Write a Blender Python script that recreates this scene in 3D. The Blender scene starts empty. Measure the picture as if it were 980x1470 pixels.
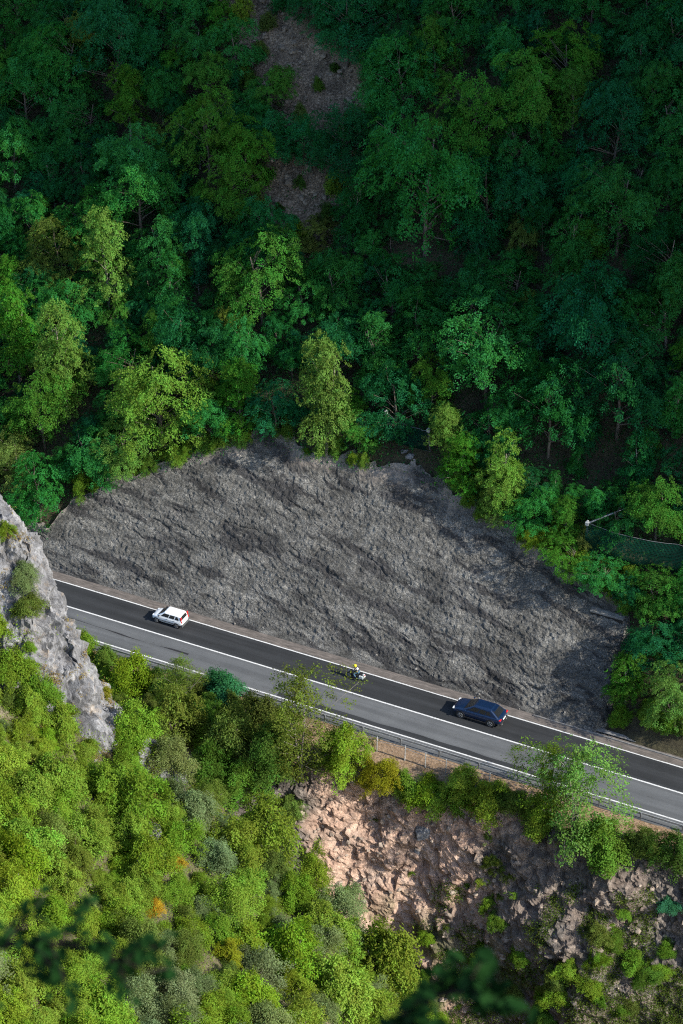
import bpy, bmesh, math, random
import numpy as np
from mathutils import Vector, Matrix
from mathutils.bvhtree import BVHTree

SC = bpy.context.scene
COL = SC.collection
RNG = np.random.default_rng(11)
random.seed(5)
rad = math.radians

# ------------------------------------------------------------------ camera
CP, CT = rad(33.272), rad(26.501)
C = np.array([82.3, -166.6, 142.8])
FPX = 735 / math.tan(rad(12))
FW = np.array([-math.sin(CT) * math.cos(CP), math.cos(CT) * math.cos(CP), -math.sin(CP)])
RT = np.array([math.cos(CT), math.sin(CT), 0.0])
UP = np.cross(RT, FW)
cam_d = bpy.data.cameras.new('camera')
cam = bpy.data.objects.new('camera', cam_d)
COL.objects.link(cam)
cam.matrix_world = Matrix(((RT[0], UP[0], -FW[0], C[0]), (RT[1], UP[1], -FW[1], C[1]), (RT[2], UP[2], -FW[2], C[2]), (0, 0, 0, 1)))
cam_d.sensor_fit = 'VERTICAL'
cam_d.sensor_height = 36
cam_d.lens = 18 / math.tan(rad(12))
cam_d.clip_start = 0.5
cam_d.clip_end = 3000
cam_d.dof.use_dof = True
cam_d.dof.focus_distance = 225
cam_d.dof.aperture_fstop = 5.0
SC.camera = cam

# ------------------------------------------------------------------ light
SUN = np.array([1.0, -0.04, 0.0]); SUN /= np.linalg.norm(SUN)
ELEV = rad(33)
SUN = np.array([SUN[0] * math.cos(ELEV), SUN[1] * math.cos(ELEV), math.sin(ELEV)])
world = bpy.data.worlds.new('World')
SC.world = world
world.use_nodes = True
nt = world.node_tree
bg = nt.nodes['Background']
sky = nt.nodes.new('ShaderNodeTexSky')
sky.sky_type = 'NISHITA'
sky.sun_disc = False
sky.sun_elevation = ELEV
sky.sun_rotation = math.atan2(SUN[0], SUN[1])
sky.altitude = 600
nt.links.new(sky.outputs[0], bg.inputs[0])
bg.inputs[1].default_value = 0.15
sd = bpy.data.lights.new('sun', 'SUN')
sd.energy = 3.9
sd.angle = rad(0.55)
sd.color = (1.0, 0.93, 0.80)
so = bpy.data.objects.new('sun', sd)
COL.objects.link(so)
so.rotation_euler = Vector(SUN).to_track_quat('Z', 'Y').to_euler()
SC.view_settings.view_transform = 'Standard'
SC.view_settings.look = 'None'
SC.view_settings.exposure = 1.2
SC.view_settings.gamma = 1
SC.render.engine = 'CYCLES'
SC.cycles.filter_width = 1.15
SC.cycles.use_denoising = False
SC.cycles.max_bounces = 4
SC.cycles.diffuse_bounces = 2
SC.cycles.glossy_bounces = 2
SC.cycles.transmission_bounces = 3
SC.cycles.transparent_max_bounces = 6


# ------------------------------------------------------------------ numeric helpers
def ray(px, py):
    return FW + RT * (px - 490) / FPX - UP * (py - 735) / FPX


def proj(P):
    q = np.asarray(P) - C
    d = q @ FW
    return 490 + FPX * (q @ RT) / d, 735 - FPX * (q @ UP) / d


def at_z(px, py, z=0.0):
    d = ray(px, py)
    return C + d * (z - C[2]) / d[2]


_perm = np.random.default_rng(3).integers(0, 2 ** 31, 4096)


def _hash(ix, iy, iz, seed):
    h = (ix.astype(np.int64) * 73856093) ^ (iy.astype(np.int64) * 19349663) ^ (iz.astype(np.int64) * 83492791) ^ (seed * 2654435)
    return _perm[np.mod(h, 4096)] / 2 ** 31


def noise(x, y, z=0.0, seed=0):
    x, y, z = np.broadcast_arrays(np.asarray(x, float), np.asarray(y, float), np.asarray(z, float))
    ix, iy, iz = np.floor(x), np.floor(y), np.floor(z)
    fx, fy, fz = x - ix, y - iy, z - iz
    fx, fy, fz = [t * t * t * (t * (t * 6 - 15) + 10) for t in (fx, fy, fz)]
    r = 0
    for dx in (0, 1):
        wx = fx if dx else 1 - fx
        for dy in (0, 1):
            wy = fy if dy else 1 - fy
            for dz in (0, 1):
                wz = fz if dz else 1 - fz
                r = r + wx * wy * wz * _hash(ix + dx, iy + dy, iz + dz, seed)
    return r * 2 - 1


def fbm(x, y, z=0.0, seed=0, octv=4, gain=0.5, ridge=False):
    a, s, t = 1.0, 0, 0
    for k in range(octv):
        n = noise(np.asarray(x) * 2 ** k + 17.3 * k, np.asarray(y) * 2 ** k - 9.1 * k, np.asarray(z) * 2 ** k, seed + k * 31)
        if ridge:
            n = 1 - 2 * np.abs(n)
        s = s + a * n
        t += a
        a *= gain
    return s / t


def smooth(a, b, x):
    t = np.clip((np.asarray(x, float) - a) / (b - a), 0, 1)
    return t * t * (3 - 2 * t)


# ------------------------------------------------------------------ mesh helpers
def link(o, parent=None):
    COL.objects.link(o)
    if parent is not None:
        o.parent = parent
    return o


def raw_mesh(name, V, F, mat=None, smooth_=False, attrs=None):
    V = np.asarray(V, np.float32)
    F = np.asarray(F, np.int32)
    k = F.shape[1]
    m = bpy.data.meshes.new(name)
    m.vertices.add(len(V)); m.vertices.foreach_set('co', V.ravel())
    m.loops.add(F.size); m.loops.foreach_set('vertex_index', F.ravel())
    m.polygons.add(len(F))
    m.polygons.foreach_set('loop_start', np.arange(0, F.size, k, dtype=np.int32))
    m.polygons.foreach_set('loop_total', np.full(len(F), k, np.int32))
    m.polygons.foreach_set('use_smooth', np.full(len(F), smooth_, bool))
    if attrs:
        for n, (dom, arr) in attrs.items():
            a = m.attributes.new(n, 'FLOAT', dom)
            a.data.foreach_set('value', np.asarray(arr, np.float32))
    m.update(calc_edges=True)
    if mat:
        m.materials.append(mat)
    return m


def obj(name, mesh, parent=None):
    return link(bpy.data.objects.new(name, mesh), parent)


def empty(name, loc=(0, 0, 0), rz=0.0):
    o = bpy.data.objects.new(name, None)
    o.empty_display_size = 0.3
    o.location = loc
    o.rotation_euler = (0, 0, rz)
    return link(o)


def tag(o, label=None, cat=None, group=None, kind=None):
    if label: o['label'] = label
    if cat: o['category'] = cat
    if group: o['group'] = group
    if kind: o['kind'] = kind
    return o


def grid_faces(n, m):
    i = np.arange(n - 1)[:, None] * m + np.arange(m - 1)[None, :]
    i = i.ravel()
    return np.stack([i, i + 1, i + m + 1, i + m], 1)


class MB:
    """collects quads/tris/polys for one mesh"""
    def __init__(s): s.v = []; s.f = []
    def add(s, V, F):
        b = len(s.v)
        s.v += [tuple(map(float, p)) for p in V]
        s.f += [tuple(int(i) + b for i in f) for f in F]
        return s
    def box(s, c, d, R=None):
        c = np.array(c); d = np.array(d) / 2
        P = np.array([(x, y, z) for x in (-1, 1) for y in (-1, 1) for z in (-1, 1)]) * d
        if R is not None: P = P @ np.array(R).T
        return s.add(P + c, [(0, 1, 3, 2), (4, 6, 7, 5), (0, 4, 5, 1), (2, 3, 7, 6), (0, 2, 6, 4), (1, 5, 7, 3)])
    def tube(s, pts, r, n=6, cap=True):
        pts = np.array(pts, float)
        r = np.broadcast_to(np.asarray(r, float), (len(pts),))
        T = np.gradient(pts, axis=0)
        T /= np.linalg.norm(T, axis=1)[:, None] + 1e-9
        V = []
        for p, t, q in zip(pts, T, r):
            a = np.array([0, 0, 1.0]) if abs(t[2]) < .9 else np.array([1.0, 0, 0])
            x = np.cross(t, a); x /= np.linalg.norm(x); y = np.cross(t, x)
            for k in range(n):
                an = 2 * math.pi * k / n
                V.append(p + q * (math.cos(an) * x + math.sin(an) * y))
        F = []
        for i in range(len(pts) - 1):
            for k in range(n):
                F.append((i * n + k, i * n + (k + 1) % n, (i + 1) * n + (k + 1) % n, (i + 1) * n + k))
        if cap:
            F.append(tuple(range(n))[::-1]); F.append(tuple((len(pts) - 1) * n + k for k in range(n)))
        return s.add(V, F)
    def lathe(s, prof, c, axis='y', n=20):
        # prof: list of (offset along axis, radius)
        V = []
        for o, r in prof:
            for k in range(n):
                an = 2 * math.pi * k / n
                a, b = r * math.cos(an), r * math.sin(an)
                p = {'y': (a, o, b), 'z': (a, b, o), 'x': (o, a, b)}[axis]
                V.append((c[0] + p[0], c[1] + p[1], c[2] + p[2]))
        F = []
        for i in range(len(prof) - 1):
            for k in range(n):
                F.append((i * n + k, i * n + (k + 1) % n, (i + 1) * n + (k + 1) % n, (i + 1) * n + k))
        F.append(tuple(range(n))[::-1]); F.append(tuple((len(prof) - 1) * n + k for k in range(n)))
        return s.add(V, F)
    def build(s, name, mat, parent=None, sm=False, bevel=0.0, subsurf=0):
        m = bpy.data.meshes.new(name)
        m.from_pydata(s.v, [], s.f)
        bm = bmesh.new(); bm.from_mesh(m)
        bmesh.ops.recalc_face_normals(bm, faces=bm.faces)
        bm.to_mesh(m); bm.free()
        if sm:
            m.polygons.foreach_set('use_smooth', np.ones(len(m.polygons), bool))
        if mat: m.materials.append(mat)
        o = obj(name, m, parent)
        if bevel:
            b = o.modifiers.new('b', 'BEVEL'); b.width = bevel; b.segments = 2; b.limit_method = 'ANGLE'
        if subsurf:
            b = o.modifiers.new('s', 'SUBSURF'); b.levels = subsurf; b.render_levels = subsurf
        return o


# ------------------------------------------------------------------ materials
class NT:
    def __init__(s, name):
        s.m = bpy.data.materials.new(name)
        s.m.use_nodes = True
        s.t = s.m.node_tree
        s.p = s.t.nodes['Principled BSDF']
        s.p.inputs['Specular IOR Level'].default_value = 0.3
    def n(s, typ, **kw):
        x = s.t.nodes.new(typ)
        for k, v in kw.items():
            if k.startswith('i_'):
                key = k[2:]
                x.inputs[int(key) if key.isdigit() else key].default_value = v
            else:
                setattr(x, k, v)
        return x
    def l(s, a, b): s.t.links.new(a, b)
    def ramp(s, fac, stops):
        r = s.n('ShaderNodeValToRGB')
        e = r.color_ramp.elements
        while len(e) < len(stops): e.new(0.5)
        for x, (p, c) in zip(e, stops):
            x.position = p
            x.color = (*c, 1) if hasattr(c, '__len__') else (c, c, c, 1)
        s.l(fac, r.inputs[0])
        return r.outputs[0]
    def mix(s, fac, a, b, mode='MIX'):
        x = s.n('ShaderNodeMix', data_type='RGBA', blend_type=mode)
        for sock, v in ((x.inputs[0], fac), (x.inputs[6], a), (x.inputs[7], b)):
            if hasattr(v, 'is_output'): s.l(v, sock)
            elif hasattr(v, '__len__'): sock.default_value = (*v, 1)
            else: sock.default_value = v
        return x.outputs[2]
    def math(s, op, a, b=0.0):
        x = s.n('ShaderNodeMath', operation=op)
        for sock, v in ((x.inputs[0], a), (x.inputs[1], b)):
            if hasattr(v, 'is_output'): s.l(v, sock)
            else: sock.default_value = v
        return x.outputs[0]
    def coords(s, scale=(1, 1, 1), rot=(0, 0, 0)):
        g = s.n('ShaderNodeNewGeometry')
        mp = s.n('ShaderNodeMapping')
        mp.inputs['Scale'].default_value = scale
        mp.inputs['Rotation'].default_value = rot
        s.l(g.outputs['Position'], mp.inputs[0])
        return mp.outputs[0]
    def noise(s, vec, scale, detail=5, rough=.6, dist=0.0):
        x = s.n('ShaderNodeTexNoise')
        x.inputs['Scale'].default_value = scale
        x.inputs['Detail'].default_value = detail
        x.inputs['Roughness'].default_value = rough
        x.inputs['Distortion'].default_value = dist
        s.l(vec, x.inputs['Vector'])
        return x.outputs[0]
    def attr(s, name):
        x = s.n('ShaderNodeAttribute', attribute_name=name)
        return x.outputs['Fac']
    def bump(s, h, dist=0.1, strength=1.0):
        b = s.n('ShaderNodeBump')
        b.inputs['Strength'].default_value = strength
        b.inputs['Distance'].default_value = dist
        s.l(h, b.inputs['Height'])
        s.l(b.outputs[0], s.p.inputs['Normal'])
    def color(s, c):
        i = s.p.inputs['Base Color']
        if hasattr(c, 'is_output'): s.l(c, i)
        else: i.default_value = (*c, 1)
        return s
    def rough(s, v):
        if hasattr(v, 'is_output'): s.l(v, s.p.inputs['Roughness'])
        else: s.p.inputs['Roughness'].default_value = v
        return s


def flat(name, c, rough=.6, metal=0.0, spec=.4, coat=0.0):
    n = NT(name); n.color(c).rough(rough)
    n.p.inputs['Metallic'].default_value = metal
    n.p.inputs['Specular IOR Level'].default_value = spec
    n.p.inputs['Coat Weight'].default_value = coat
    return n.m


M = {}


def make_foliage():
    n = NT('foliage')
    oi = n.n('ShaderNodeObjectInfo')
    t = n.attr('tint')
    hs = n.n('ShaderNodeHueSaturation')
    n.l(oi.outputs['Color'], hs.inputs['Color'])
    n.l(n.math('ADD', n.math('MULTIPLY', t, .055), .4725), hs.inputs['Hue'])
    n.l(n.math('ADD', n.math('MULTIPLY', t, .9), .55), hs.inputs['Value'])
    c = hs.outputs[0]
    n.color(c).rough(.7)
    n.p.inputs['Specular IOR Level'].default_value = .04
    tr = n.n('ShaderNodeBsdfTranslucent')
    tc = n.mix(1.0, c, (1.2, 1.25, .5), 'MULTIPLY')
    n.l(tc, tr.inputs[0])
    mx = n.n('ShaderNodeMixShader')
    mx.inputs[0].default_value = .42
    n.l(n.p.outputs[0], mx.inputs[1]); n.l(tr.outputs[0], mx.inputs[2])
    n.l(mx.outputs[0], n.t.nodes['Material Output'].inputs[0])
    return n.m


M['leaf'] = make_foliage()

n = NT('bark'); v = n.coords((1, 1, .3)); f_ = n.noise(v, 6)
n.color(n.ramp(f_, [(.3, (.055, .042, .032)), (.7, (.17, .145, .12))])).rough(.9); M['bark'] = n.m
n = NT('pale_bark'); v = n.coords((1, 1, .3)); f_ = n.noise(v, 6)
n.color(n.ramp(f_, [(.3, (.10, .088, .07)), (.7, (.24, .22, .19))])).rough(.9); M['pale_bark'] = n.m


def make_slab():
    n = NT('shale_rock')
    v = n.coords()
    # across the strata / along them
    st = n.coords((.35, 1.0, 1.0), (0, rad(-14), rad(-9)))
    a = n.noise(st, 1.0, 7, .68, .6)
    b = n.noise(v, 5.5, 6, .75)
    c = n.noise(v, .22, 3, .6, 1.0)
    fine = n.noise(v, 9, 6, .9)
    base = n.ramp(a, [(.30, (.056, .055, .052)), (.44, (.096, .095, .090)), (.56, (.138, .136, .129)), (.72, (.215, .212, .20))])
    sp = n.ramp(b, [(.34, .5), (.5, .9), (.66, 1.35)])
    col = n.mix(1.0, base, sp, 'MULTIPLY')
    sp2 = n.ramp(fine, [(.40, .34), (.5, .86), (.60, 1.95)])
    col = n.mix(1.0, col, sp2, 'MULTIPLY')
    big = n.ramp(c, [(.35, .62), (.65, 1.05)])
    col = n.mix(1.0, col, big, 'MULTIPLY')
    # crevices, stains and streaks darkened by the mesh's crack attribute, pale tan along the top
    col = n.mix(n.attr('crack'), col, n.mix(1.0, col, (.36, .36, .39), 'MULTIPLY'))
    col = n.mix(n.math('MULTIPLY', n.attr('top'), .7), col, (.27, .235, .21))
    n.color(col).rough(.8)
    h = n.math('ADD', n.math('MULTIPLY', b, .5), n.math('MULTIPLY', fine, .9))
    n.bump(n.math('ADD', h, a), .10, .9)
    return n.m


M['slab'] = make_slab()


def make_soil(name, stops, scale=1.0, b2=(.7, 1.3), bump=.12):
    n = NT(name)
    v = n.coords()
    a = n.noise(v, .35 * scale, 6, .65, .8)
    b = n.noise(v, 3.2 * scale, 6, .75)
    c = n.noise(v, 11 * scale, 4, .8)
    col = n.ramp(a, stops)
    col = n.mix(1.0, col, n.ramp(b, [(.35, b2[0]), (.65, b2[1])]), 'MULTIPLY')
    col = n.mix(1.0, col, n.ramp(c, [(.35, .65), (.65, 1.35)]), 'MULTIPLY')
    n.color(col).rough(.9)
    n.bump(n.math('ADD', b, n.math('MULTIPLY', c, .5)), bump, 1.0)
    return n, col


n, c_ = make_soil('forest_floor', [(.35, (.028, .024, .016)), (.6, (.05, .045, .024)), (.75, (.075, .06, .04))])
scree = n.mix(1.0, n.ramp(n.noise(n.coords(), 4, 6, .85), [(.38, (.065, .046, .030)), (.52, (.17, .122, .082)), (.64, (.33, .26, .19))]), n.ramp(n.noise(n.coords(), .5, 4, .7), [(.35, .55), (.65, 1.3)]), 'MULTIPLY')
n.color(n.mix(n.attr('scree'), c_, scree)); M['hill'] = n.m

n, c_ = make_soil('cliff_soil', [(.3, (.26, .165, .125)), (.5, (.40, .275, .21)), (.7, (.54, .40, .32))], 1.3, (.6, 1.3), .15)
rock = n.ramp(n.noise(n.coords((1, 1, .6)), 1.1, 8, .75, 1.0), [(.32, (.04, .036, .033)), (.5, (.10, .087, .077)), (.68, (.225, .20, .178))])
c_ = n.mix(n.attr('rock'), c_, rock)
verge = n.ramp(n.noise(n.coords(), 4, 6, .75), [(.35, (.15, .095, .05)), (.55, (.29, .20, .13)), (.7, (.40, .31, .22))])
c_ = n.mix(n.attr('verge'), c_, verge)
grn = n.ramp(n.noise(n.coords(), 5, 5, .7), [(.35, (.03, .04, .012)), (.6, (.10, .11, .04)), (.75, (.22, .19, .12))])
c_ = n.mix(n.attr('green'), c_, grn)
n.color(c_); M['cliff'] = n.m

n, c_ = make_soil('near_soil', [(.3, (.05, .05, .025)), (.55, (.11, .10, .055)), (.72, (.22, .19, .14))]); M['near'] = n.m

n = NT('limestone')
v = n.coords()
vv = n.coords((1, 1, .45))
a = n.noise(vv, .55, 7, .7, 1.2); b = n.noise(vv, 3.0, 7, .78, .6); c = n.noise(v, .3, 4, .6, .5)
col = n.ramp(a, [(.30, (.095, .098, .108)), (.45, (.165, .169, .182)), (.6, (.245, .250, .265)), (.75, (.36, .363, .375))])
col = n.mix(1.0, col, n.ramp(b, [(.34, .35), (.46, .85), (.6, 1.2)]), 'MULTIPLY')
och = n.ramp(n.noise(v, .9, 5, .7), [(.56, 0), (.66, 1)])
col = n.mix(n.math('MULTIPLY', och, .3), col, (.36, .25, .13))
col = n.mix(n.attr('crack'), col, n.mix(1.0, col, (.25, .245, .25), 'MULTIPLY'))
n.color(col).rough(.85); n.bump(n.math('ADD', a, n.math('MULTIPLY', b, .9)), .22, 1.0)
M['lime'] = n.m


def asphalt(name, lo, hi, streak):
    n = NT(name)
    v = n.coords()
    a = n.noise(n.coords((.05, 1.6, 1)), 1.0, 5, .65, .3)
    b = n.noise(v, .25, 5, .65)
    c = n.noise(v, 30, 3, .8)
    d = n.noise(n.coords((.25, 1.0, 1)), .7, 6, .7, .5)
    col = n.ramp(n.math('ADD', n.math('MULTIPLY', a, streak), n.math('MULTIPLY', b, 1 - streak)), [(.35, lo), (.65, hi)])
    col = n.mix(1.0, col, n.ramp(c, [(.35, .8), (.65, 1.22)]), 'MULTIPLY')
    col = n.mix(n.ramp(d, [(.64, 0), (.74, .3)]), col, tuple(min(1, x * 2.2 + .03) for x in hi))
    sx = n.n('ShaderNodeSeparateXYZ'); n.l(n.coords(), sx.inputs[0])
    tr = n.math('ABSOLUTE', n.math('SINE', n.math('MULTIPLY', n.math('ADD', sx.outputs[1], .85), 1.87)))
    trk = n.math('MULTIPLY', n.ramp(tr, [(.55, 0), (.95, 1)]), n.ramp(n.noise(n.coords((.06, .6, 1)), 1.0, 4, .6), [(.3, .1), (.65, .75)]))
    col = n.mix(trk, col, n.mix(1.0, col, (.68, .68, .68) if lo[0] > .05 else (1.5, 1.5, 1.5), 'MULTIPLY'))
    st = n.ramp(n.noise(n.coords((.5, 1.2, 1)), .9, 7, .75, 1.5), [(.60, 0), (.66, .55)])
    col = n.mix(st, col, n.mix(1.0, col, (.6, .6, .6), 'MULTIPLY'))
    n.color(col).rough(.82); n.bump(c, .01, .5)
    return n.m


M['asphalt_new'] = asphalt('dark_asphalt', (.013, .0145, .0165), (.026, .028, .031), .6)
M['asphalt_old'] = asphalt('grey_asphalt', (.072, .077, .083), (.112, .118, .124), .55)
n = NT('road_paint'); w = n.noise(n.coords(), 6, 5, .8)
n.color(n.ramp(w, [(.36, (.20, .205, .21)), (.46, (.50, .51, .51)), (.7, (.68, .68, .67))])).rough(.6); M['paint'] = n.m
n = NT('joint_tar'); n.color((.022, .022, .024)).rough(.6); M['tar'] = n.m
n = NT('dusty_shoulder'); a = n.noise(n.coords((.4, 2, 1)), 2.2, 6, .75)
n.color(n.ramp(a, [(.3, (.055, .050, .046)), (.5, (.105, .092, .084)), (.7, (.19, .165, .15))])).rough(.95); M['dust'] = n.m
n = NT('concrete'); a = n.noise(n.coords(), 1.6, 7, .75)
n.color(n.ramp(a, [(.3, (.09, .088, .086)), (.5, (.155, .152, .15)), (.7, (.23, .226, .222))])).rough(.9); n.bump(a, .03); M['concrete'] = n.m
n = NT('galvanised_steel'); a = n.noise(n.coords((.6, 2, 2)), 2.5, 5, .7)
n.color(n.ramp(a, [(.3, (.24, .25, .26)), (.6, (.44, .45, .45))])).rough(.55); n.p.inputs['Metallic'].default_value = .25; M['steel'] = n.m
M['steel_dark'] = flat('weathered_steel', (.17, .18, .19), .6, .4)
M['wire'] = flat('dark_wire', (.10, .105, .11), .6, .3)
M['net'] = flat('green_net_wire', (.003, .026, .018), .9, 0, .02)
M['rust'] = flat('rusty_timber', (.13, .085, .06), .9)
M['car_white'] = flat('white_car_paint', (.72, .74, .75), .3, 0, .5, .6)
M['car_blue'] = flat('blue_car_paint', (.005, .018, .055), .3, .2, .4, .5)
M['glass'] = flat('dark_car_glass', (.012, .014, .016), .08, 0, .6)
M['black'] = flat('black_plastic', (.018, .018, .02), .5)
M['tyre'] = flat('tyre_rubber', (.016, .016, .017), .85)
M['rim'] = flat('alloy_rim', (.30, .31, .32), .4, .6)
M['red'] = flat('red_lamp_glass', (.55, .012, .015), .25, 0, .5, .5)
M['plate'] = flat('white_plate', (.75, .76, .76), .5)
M['grey_plastic'] = flat('grey_plastic', (.07, .075, .08), .55)
M['lamp'] = flat('clear_lamp_glass', (.6, .62, .64), .2)
M['bike'] = flat('dark_bike_paint', (.03, .032, .036), .35, .2, .5, .5)
M['bike_light'] = flat('pale_bike_panel', (.42, .46, .48), .4)
M['helmet'] = flat('yellow_helmet', (.75, .62, .0), .35, 0, .5, .5)
M['denim'] = flat('blue_denim', (.055, .12, .19), .9)
M['jacket'] = flat('dark_jacket', (.03, .034, .045), .8)
M['jacket_panel'] = flat('white_jacket_panel', (.62, .64, .66), .7)
M['skin'] = flat('skin', (.45, .28, .21), .6)
M['drygrass'] = flat('dry_grass', (.36, .25, .10), .9)

n = NT('slab_stone'); n.color(n.ramp(n.noise(n.coords(), 2.5, 4, .7), [(.35, (.07, .066, .062)), (.65, (.24, .23, .215))])).rough(.9); M['slab_stone'] = n.m
n = NT('cliff_stone'); n.color(n.ramp(n.noise(n.coords(), 1.5, 4, .7), [(.35, (.11, .085, .07)), (.65, (.34, .28, .23))])).rough(.9); M['cliff_stone'] = n.m
n = NT('scree_stone'); n.color(n.ramp(n.noise(n.coords(), 2.5, 4, .7), [(.35, (.085, .062, .042)), (.65, (.28, .225, .17))])).rough(.9); M['lime_dull'] = n.m

# ================================================================== TERRAIN
TOP = [(-140, 5.5), (-60, 5.6), (-44, 6.0), (-38.9, 7.0), (-37.2, 9.3), (-30.5, 12.7), (-23.7, 15.4), (-17.5, 17.7), (-13.1, 16.9), (-7, 17.2), (-1.1, 17.8),
       (5.6, 16.4), (12.1, 15.2), (17.9, 13.8), (21.6, 13.2), (25, 11.5), (29, 8.5), (40, 6.5), (150, 6.0)]
TU, TV = zip(*TOP)
T48 = math.tan(rad(48))
GULLY = [(330, -40), (350, 0), (400, 60), (450, 120), (470, 180), (440, 240), (415, 290), (430, 340), (440, 360)]
# shadow-casting spur: unseen ground added and shaped to a plane through the sunlit edge
S_A = np.array([27., 19., 20.]); S_B = np.array([-57., 33., 31.5])
S_N = np.cross(SUN, S_B - S_A); S_N /= S_N[2]


def Hfar(u, v):
    u = np.asarray(u, float); v = np.asarray(v, float)
    vt = np.interp(u, TU, TV)
    zt = T48 * (vt - 4.9)
    n_ = fbm(u / 14, v / 14, 0, 5, 4) * 1.8
    h = np.where(v < vt, T48 * (v - 4.9), zt + .90 * (v - vt) + n_ * smooth(0, 8, v - vt))
    h = h + smooth(60, 110, v) * -8
    # right-hand buttress added out of the frame, which keeps the upper wood in shade
    zp = S_A[2] - (S_N[0] * (u - S_A[0]) + S_N[1] * (v - S_A[1])) / S_N[2]
    zp = np.minimum(zp + 2.5 * fbm(u / 9, v / 7, 0, 77, 4), 185 - .02 * (u - 110) ** 2)
    w = smooth(74, 84, u) * smooth(170, 135, u)
    h = np.where(u > 74, np.maximum(h, h * (1 - w) + zp * w), h)
    return np.maximum(h, 0.0)


# far hillside
gu = np.arange(-150, 172, 1.0); gv = np.concatenate([np.arange(4.9, 70, .8), np.arange(70, 142, 2.0)])
U, V = np.meshgrid(gu, gv, indexing='ij')
Z = Hfar(U, V)
vt = np.interp(U, TU, TV)
inside = smooth(-47, -44, U) * smooth(28, 25, U) * smooth(.6, -.6, V - vt)
Z = Z - inside * 1.2
Z += .35 * fbm(U / 2.2, V / 2.2, 0, 9, 3) * smooth(0, 3, V - vt)
qx = (U - C[0]) * RT[0] + (V - C[1]) * RT[1]
P = np.stack([U, V, Z], -1) - C
dd = P @ FW
PX = 490 + FPX * (P @ RT) / dd; PY = 735 - FPX * (P @ UP) / dd
gxs = np.interp(PY, [g[1] for g in GULLY], [g[0] for g in GULLY])
gw = np.interp(PY, [-40, 20, 110, 190, 290, 350, 380], [60, 60, 105, 60, 70, 60, 10])
scr = smooth(1.15, .75, np.abs(PX - gxs) / gw) * (PY < 385)
Z = Z - 1.2 * scr + .5 * scr * fbm(U / 1.7, V / 1.7, 0, 41, 3)
hill = obj('hillside', raw_mesh('hillside', np.stack([U, V, Z], -1).reshape(-1, 3), grid_faces(*U.shape)[:, ::-1], M['hill'], True, {'scree': ('POINT', scr.ravel())}))
tag(hill, 'steep wooded mountainside with a grey scree gully behind the road', 'hillside', kind='structure')

# the bare rock face (fine displaced sheet)
du = .12
su = np.arange(-48, 27.5, du); sq = np.linspace(0, 1, 190)
U, Q = np.meshgrid(su, sq, indexing='ij')
vt = np.interp(U, TU, TV) + .7 + .5 * noise(U / 1.6, 0, 0, 8) + .25 * noise(U / .5, 0, 0, 18)
V = 4.75 + (vt - 4.75) * Q
S = (V - 4.75) / math.cos(rad(48))
ca, sa_ = math.cos(rad(-17)), math.sin(rad(-17))
wx = U + .8 * fbm(U / 5, S / 5, 0, 61, 3); wy = S + .7 * fbm(U / 5, S / 5, 0, 62, 3)
L_ = wx * ca + wy * sa_; A_ = -wx * sa_ + wy * ca
A_ = A_ - .006 * (U + 5) ** 2 * np.sign(U + 5) * .35
steps = A_ / 1.7 + .35 * fbm(L_ / 9, A_ / 3, 0, 21, 3)
saw = steps - np.floor(steps)
amp_ = smooth(-.3, .5, fbm(L_ / 6, A_ / 2.2, 0, 22, 3))
disp = .5 * fbm(U / 9, S / 7, 0, 20, 3)
jx = L_ + .4 * fbm(U / .8, S / .8, 0, 63, 3); jy = A_ + .17 * fbm(U / .6, S / .6, 0, 64, 3)
disp += .06 * amp_ * (1 - saw) ** 1.2
rd = fbm(jx / 4.0, jy / 1.0, 0, 23, 4, .55, True)
crk = smooth(.45, .8, rd) * smooth(-.15, .3, fbm(L_ / 5, A_ / 3, 0, 29, 3))
disp -= .19 * crk
calm = smooth(-.25, .35, fbm(L_ / 6, A_ / 3.5, 0, 36, 3))
disp += (.05 + .09 * calm) * fbm(jx / 4.4, jy / .75, 0, 24, 5, .6)
disp += .085 * fbm(jx / 1.6, jy / .32, 0, 26, 4, .6)
disp += .10 * fbm(U / .34, S / .30, 0, 25, 2, .6)
rd2 = fbm(U / 1.6 + S / 3, S / 1.8 - U / 5, 0, 27, 3, .5, True)
crk2 = smooth(.55, .85, rd2) * smooth(-.1, .3, fbm(U / 4, S / 4, 0, 28, 2))
disp -= .08 * crk2
disp = .58 * disp + .075 * fbm(U / .34, S / .30, 0, 45, 2, .6)
disp *= smooth(0, .05, Q) * smooth(-.02, .03, 1.04 - Q)
nn = np.array([0, -math.sin(rad(48)), math.cos(rad(48))])
Zs = T48 * (V - 4.75)
PV = np.stack([U, V, Zs], -1) + disp[..., None] * nn
fl_ = smooth(-1, 0, U - 24.5) * 1.5
PV[..., 2] -= fl_
crack = np.clip(.6 * crk + .25 * crk2 + 1.25 * smooth(.10, .30, fbm(jx / 6.5, jy / 1.0, 0, 33, 5, .6)) + .5 * smooth(.15, .5, fbm(U / 5, S / 3, 0, 34, 4)) - .1, 0, 1)
thin = smooth(.50, .78, fbm(jx / 7, jy / .62, 0, 37, 4, .55, True)) * smooth(-.25, .2, fbm(L_ / 8, A_ / 2.5, 0, 38, 3))
crack = np.clip(crack + .85 * thin, 0, 1)
topw = smooth(.86, .99, Q) * smooth(-.1, .4, fbm(U / 3, S / 3, 0, 35, 3) + .15)
slab = obj('rock_face', raw_mesh('rock_face', PV.reshape(-1, 3), grid_faces(*U.shape)[:, ::-1], M['slab'], False,
           {'crack': ('POINT', crack.ravel()), 'top': ('POINT', topw.ravel())}))
tag(slab, 'bare grey shale rock face with slanting strata above the road', 'rock face', kind='structure')


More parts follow.
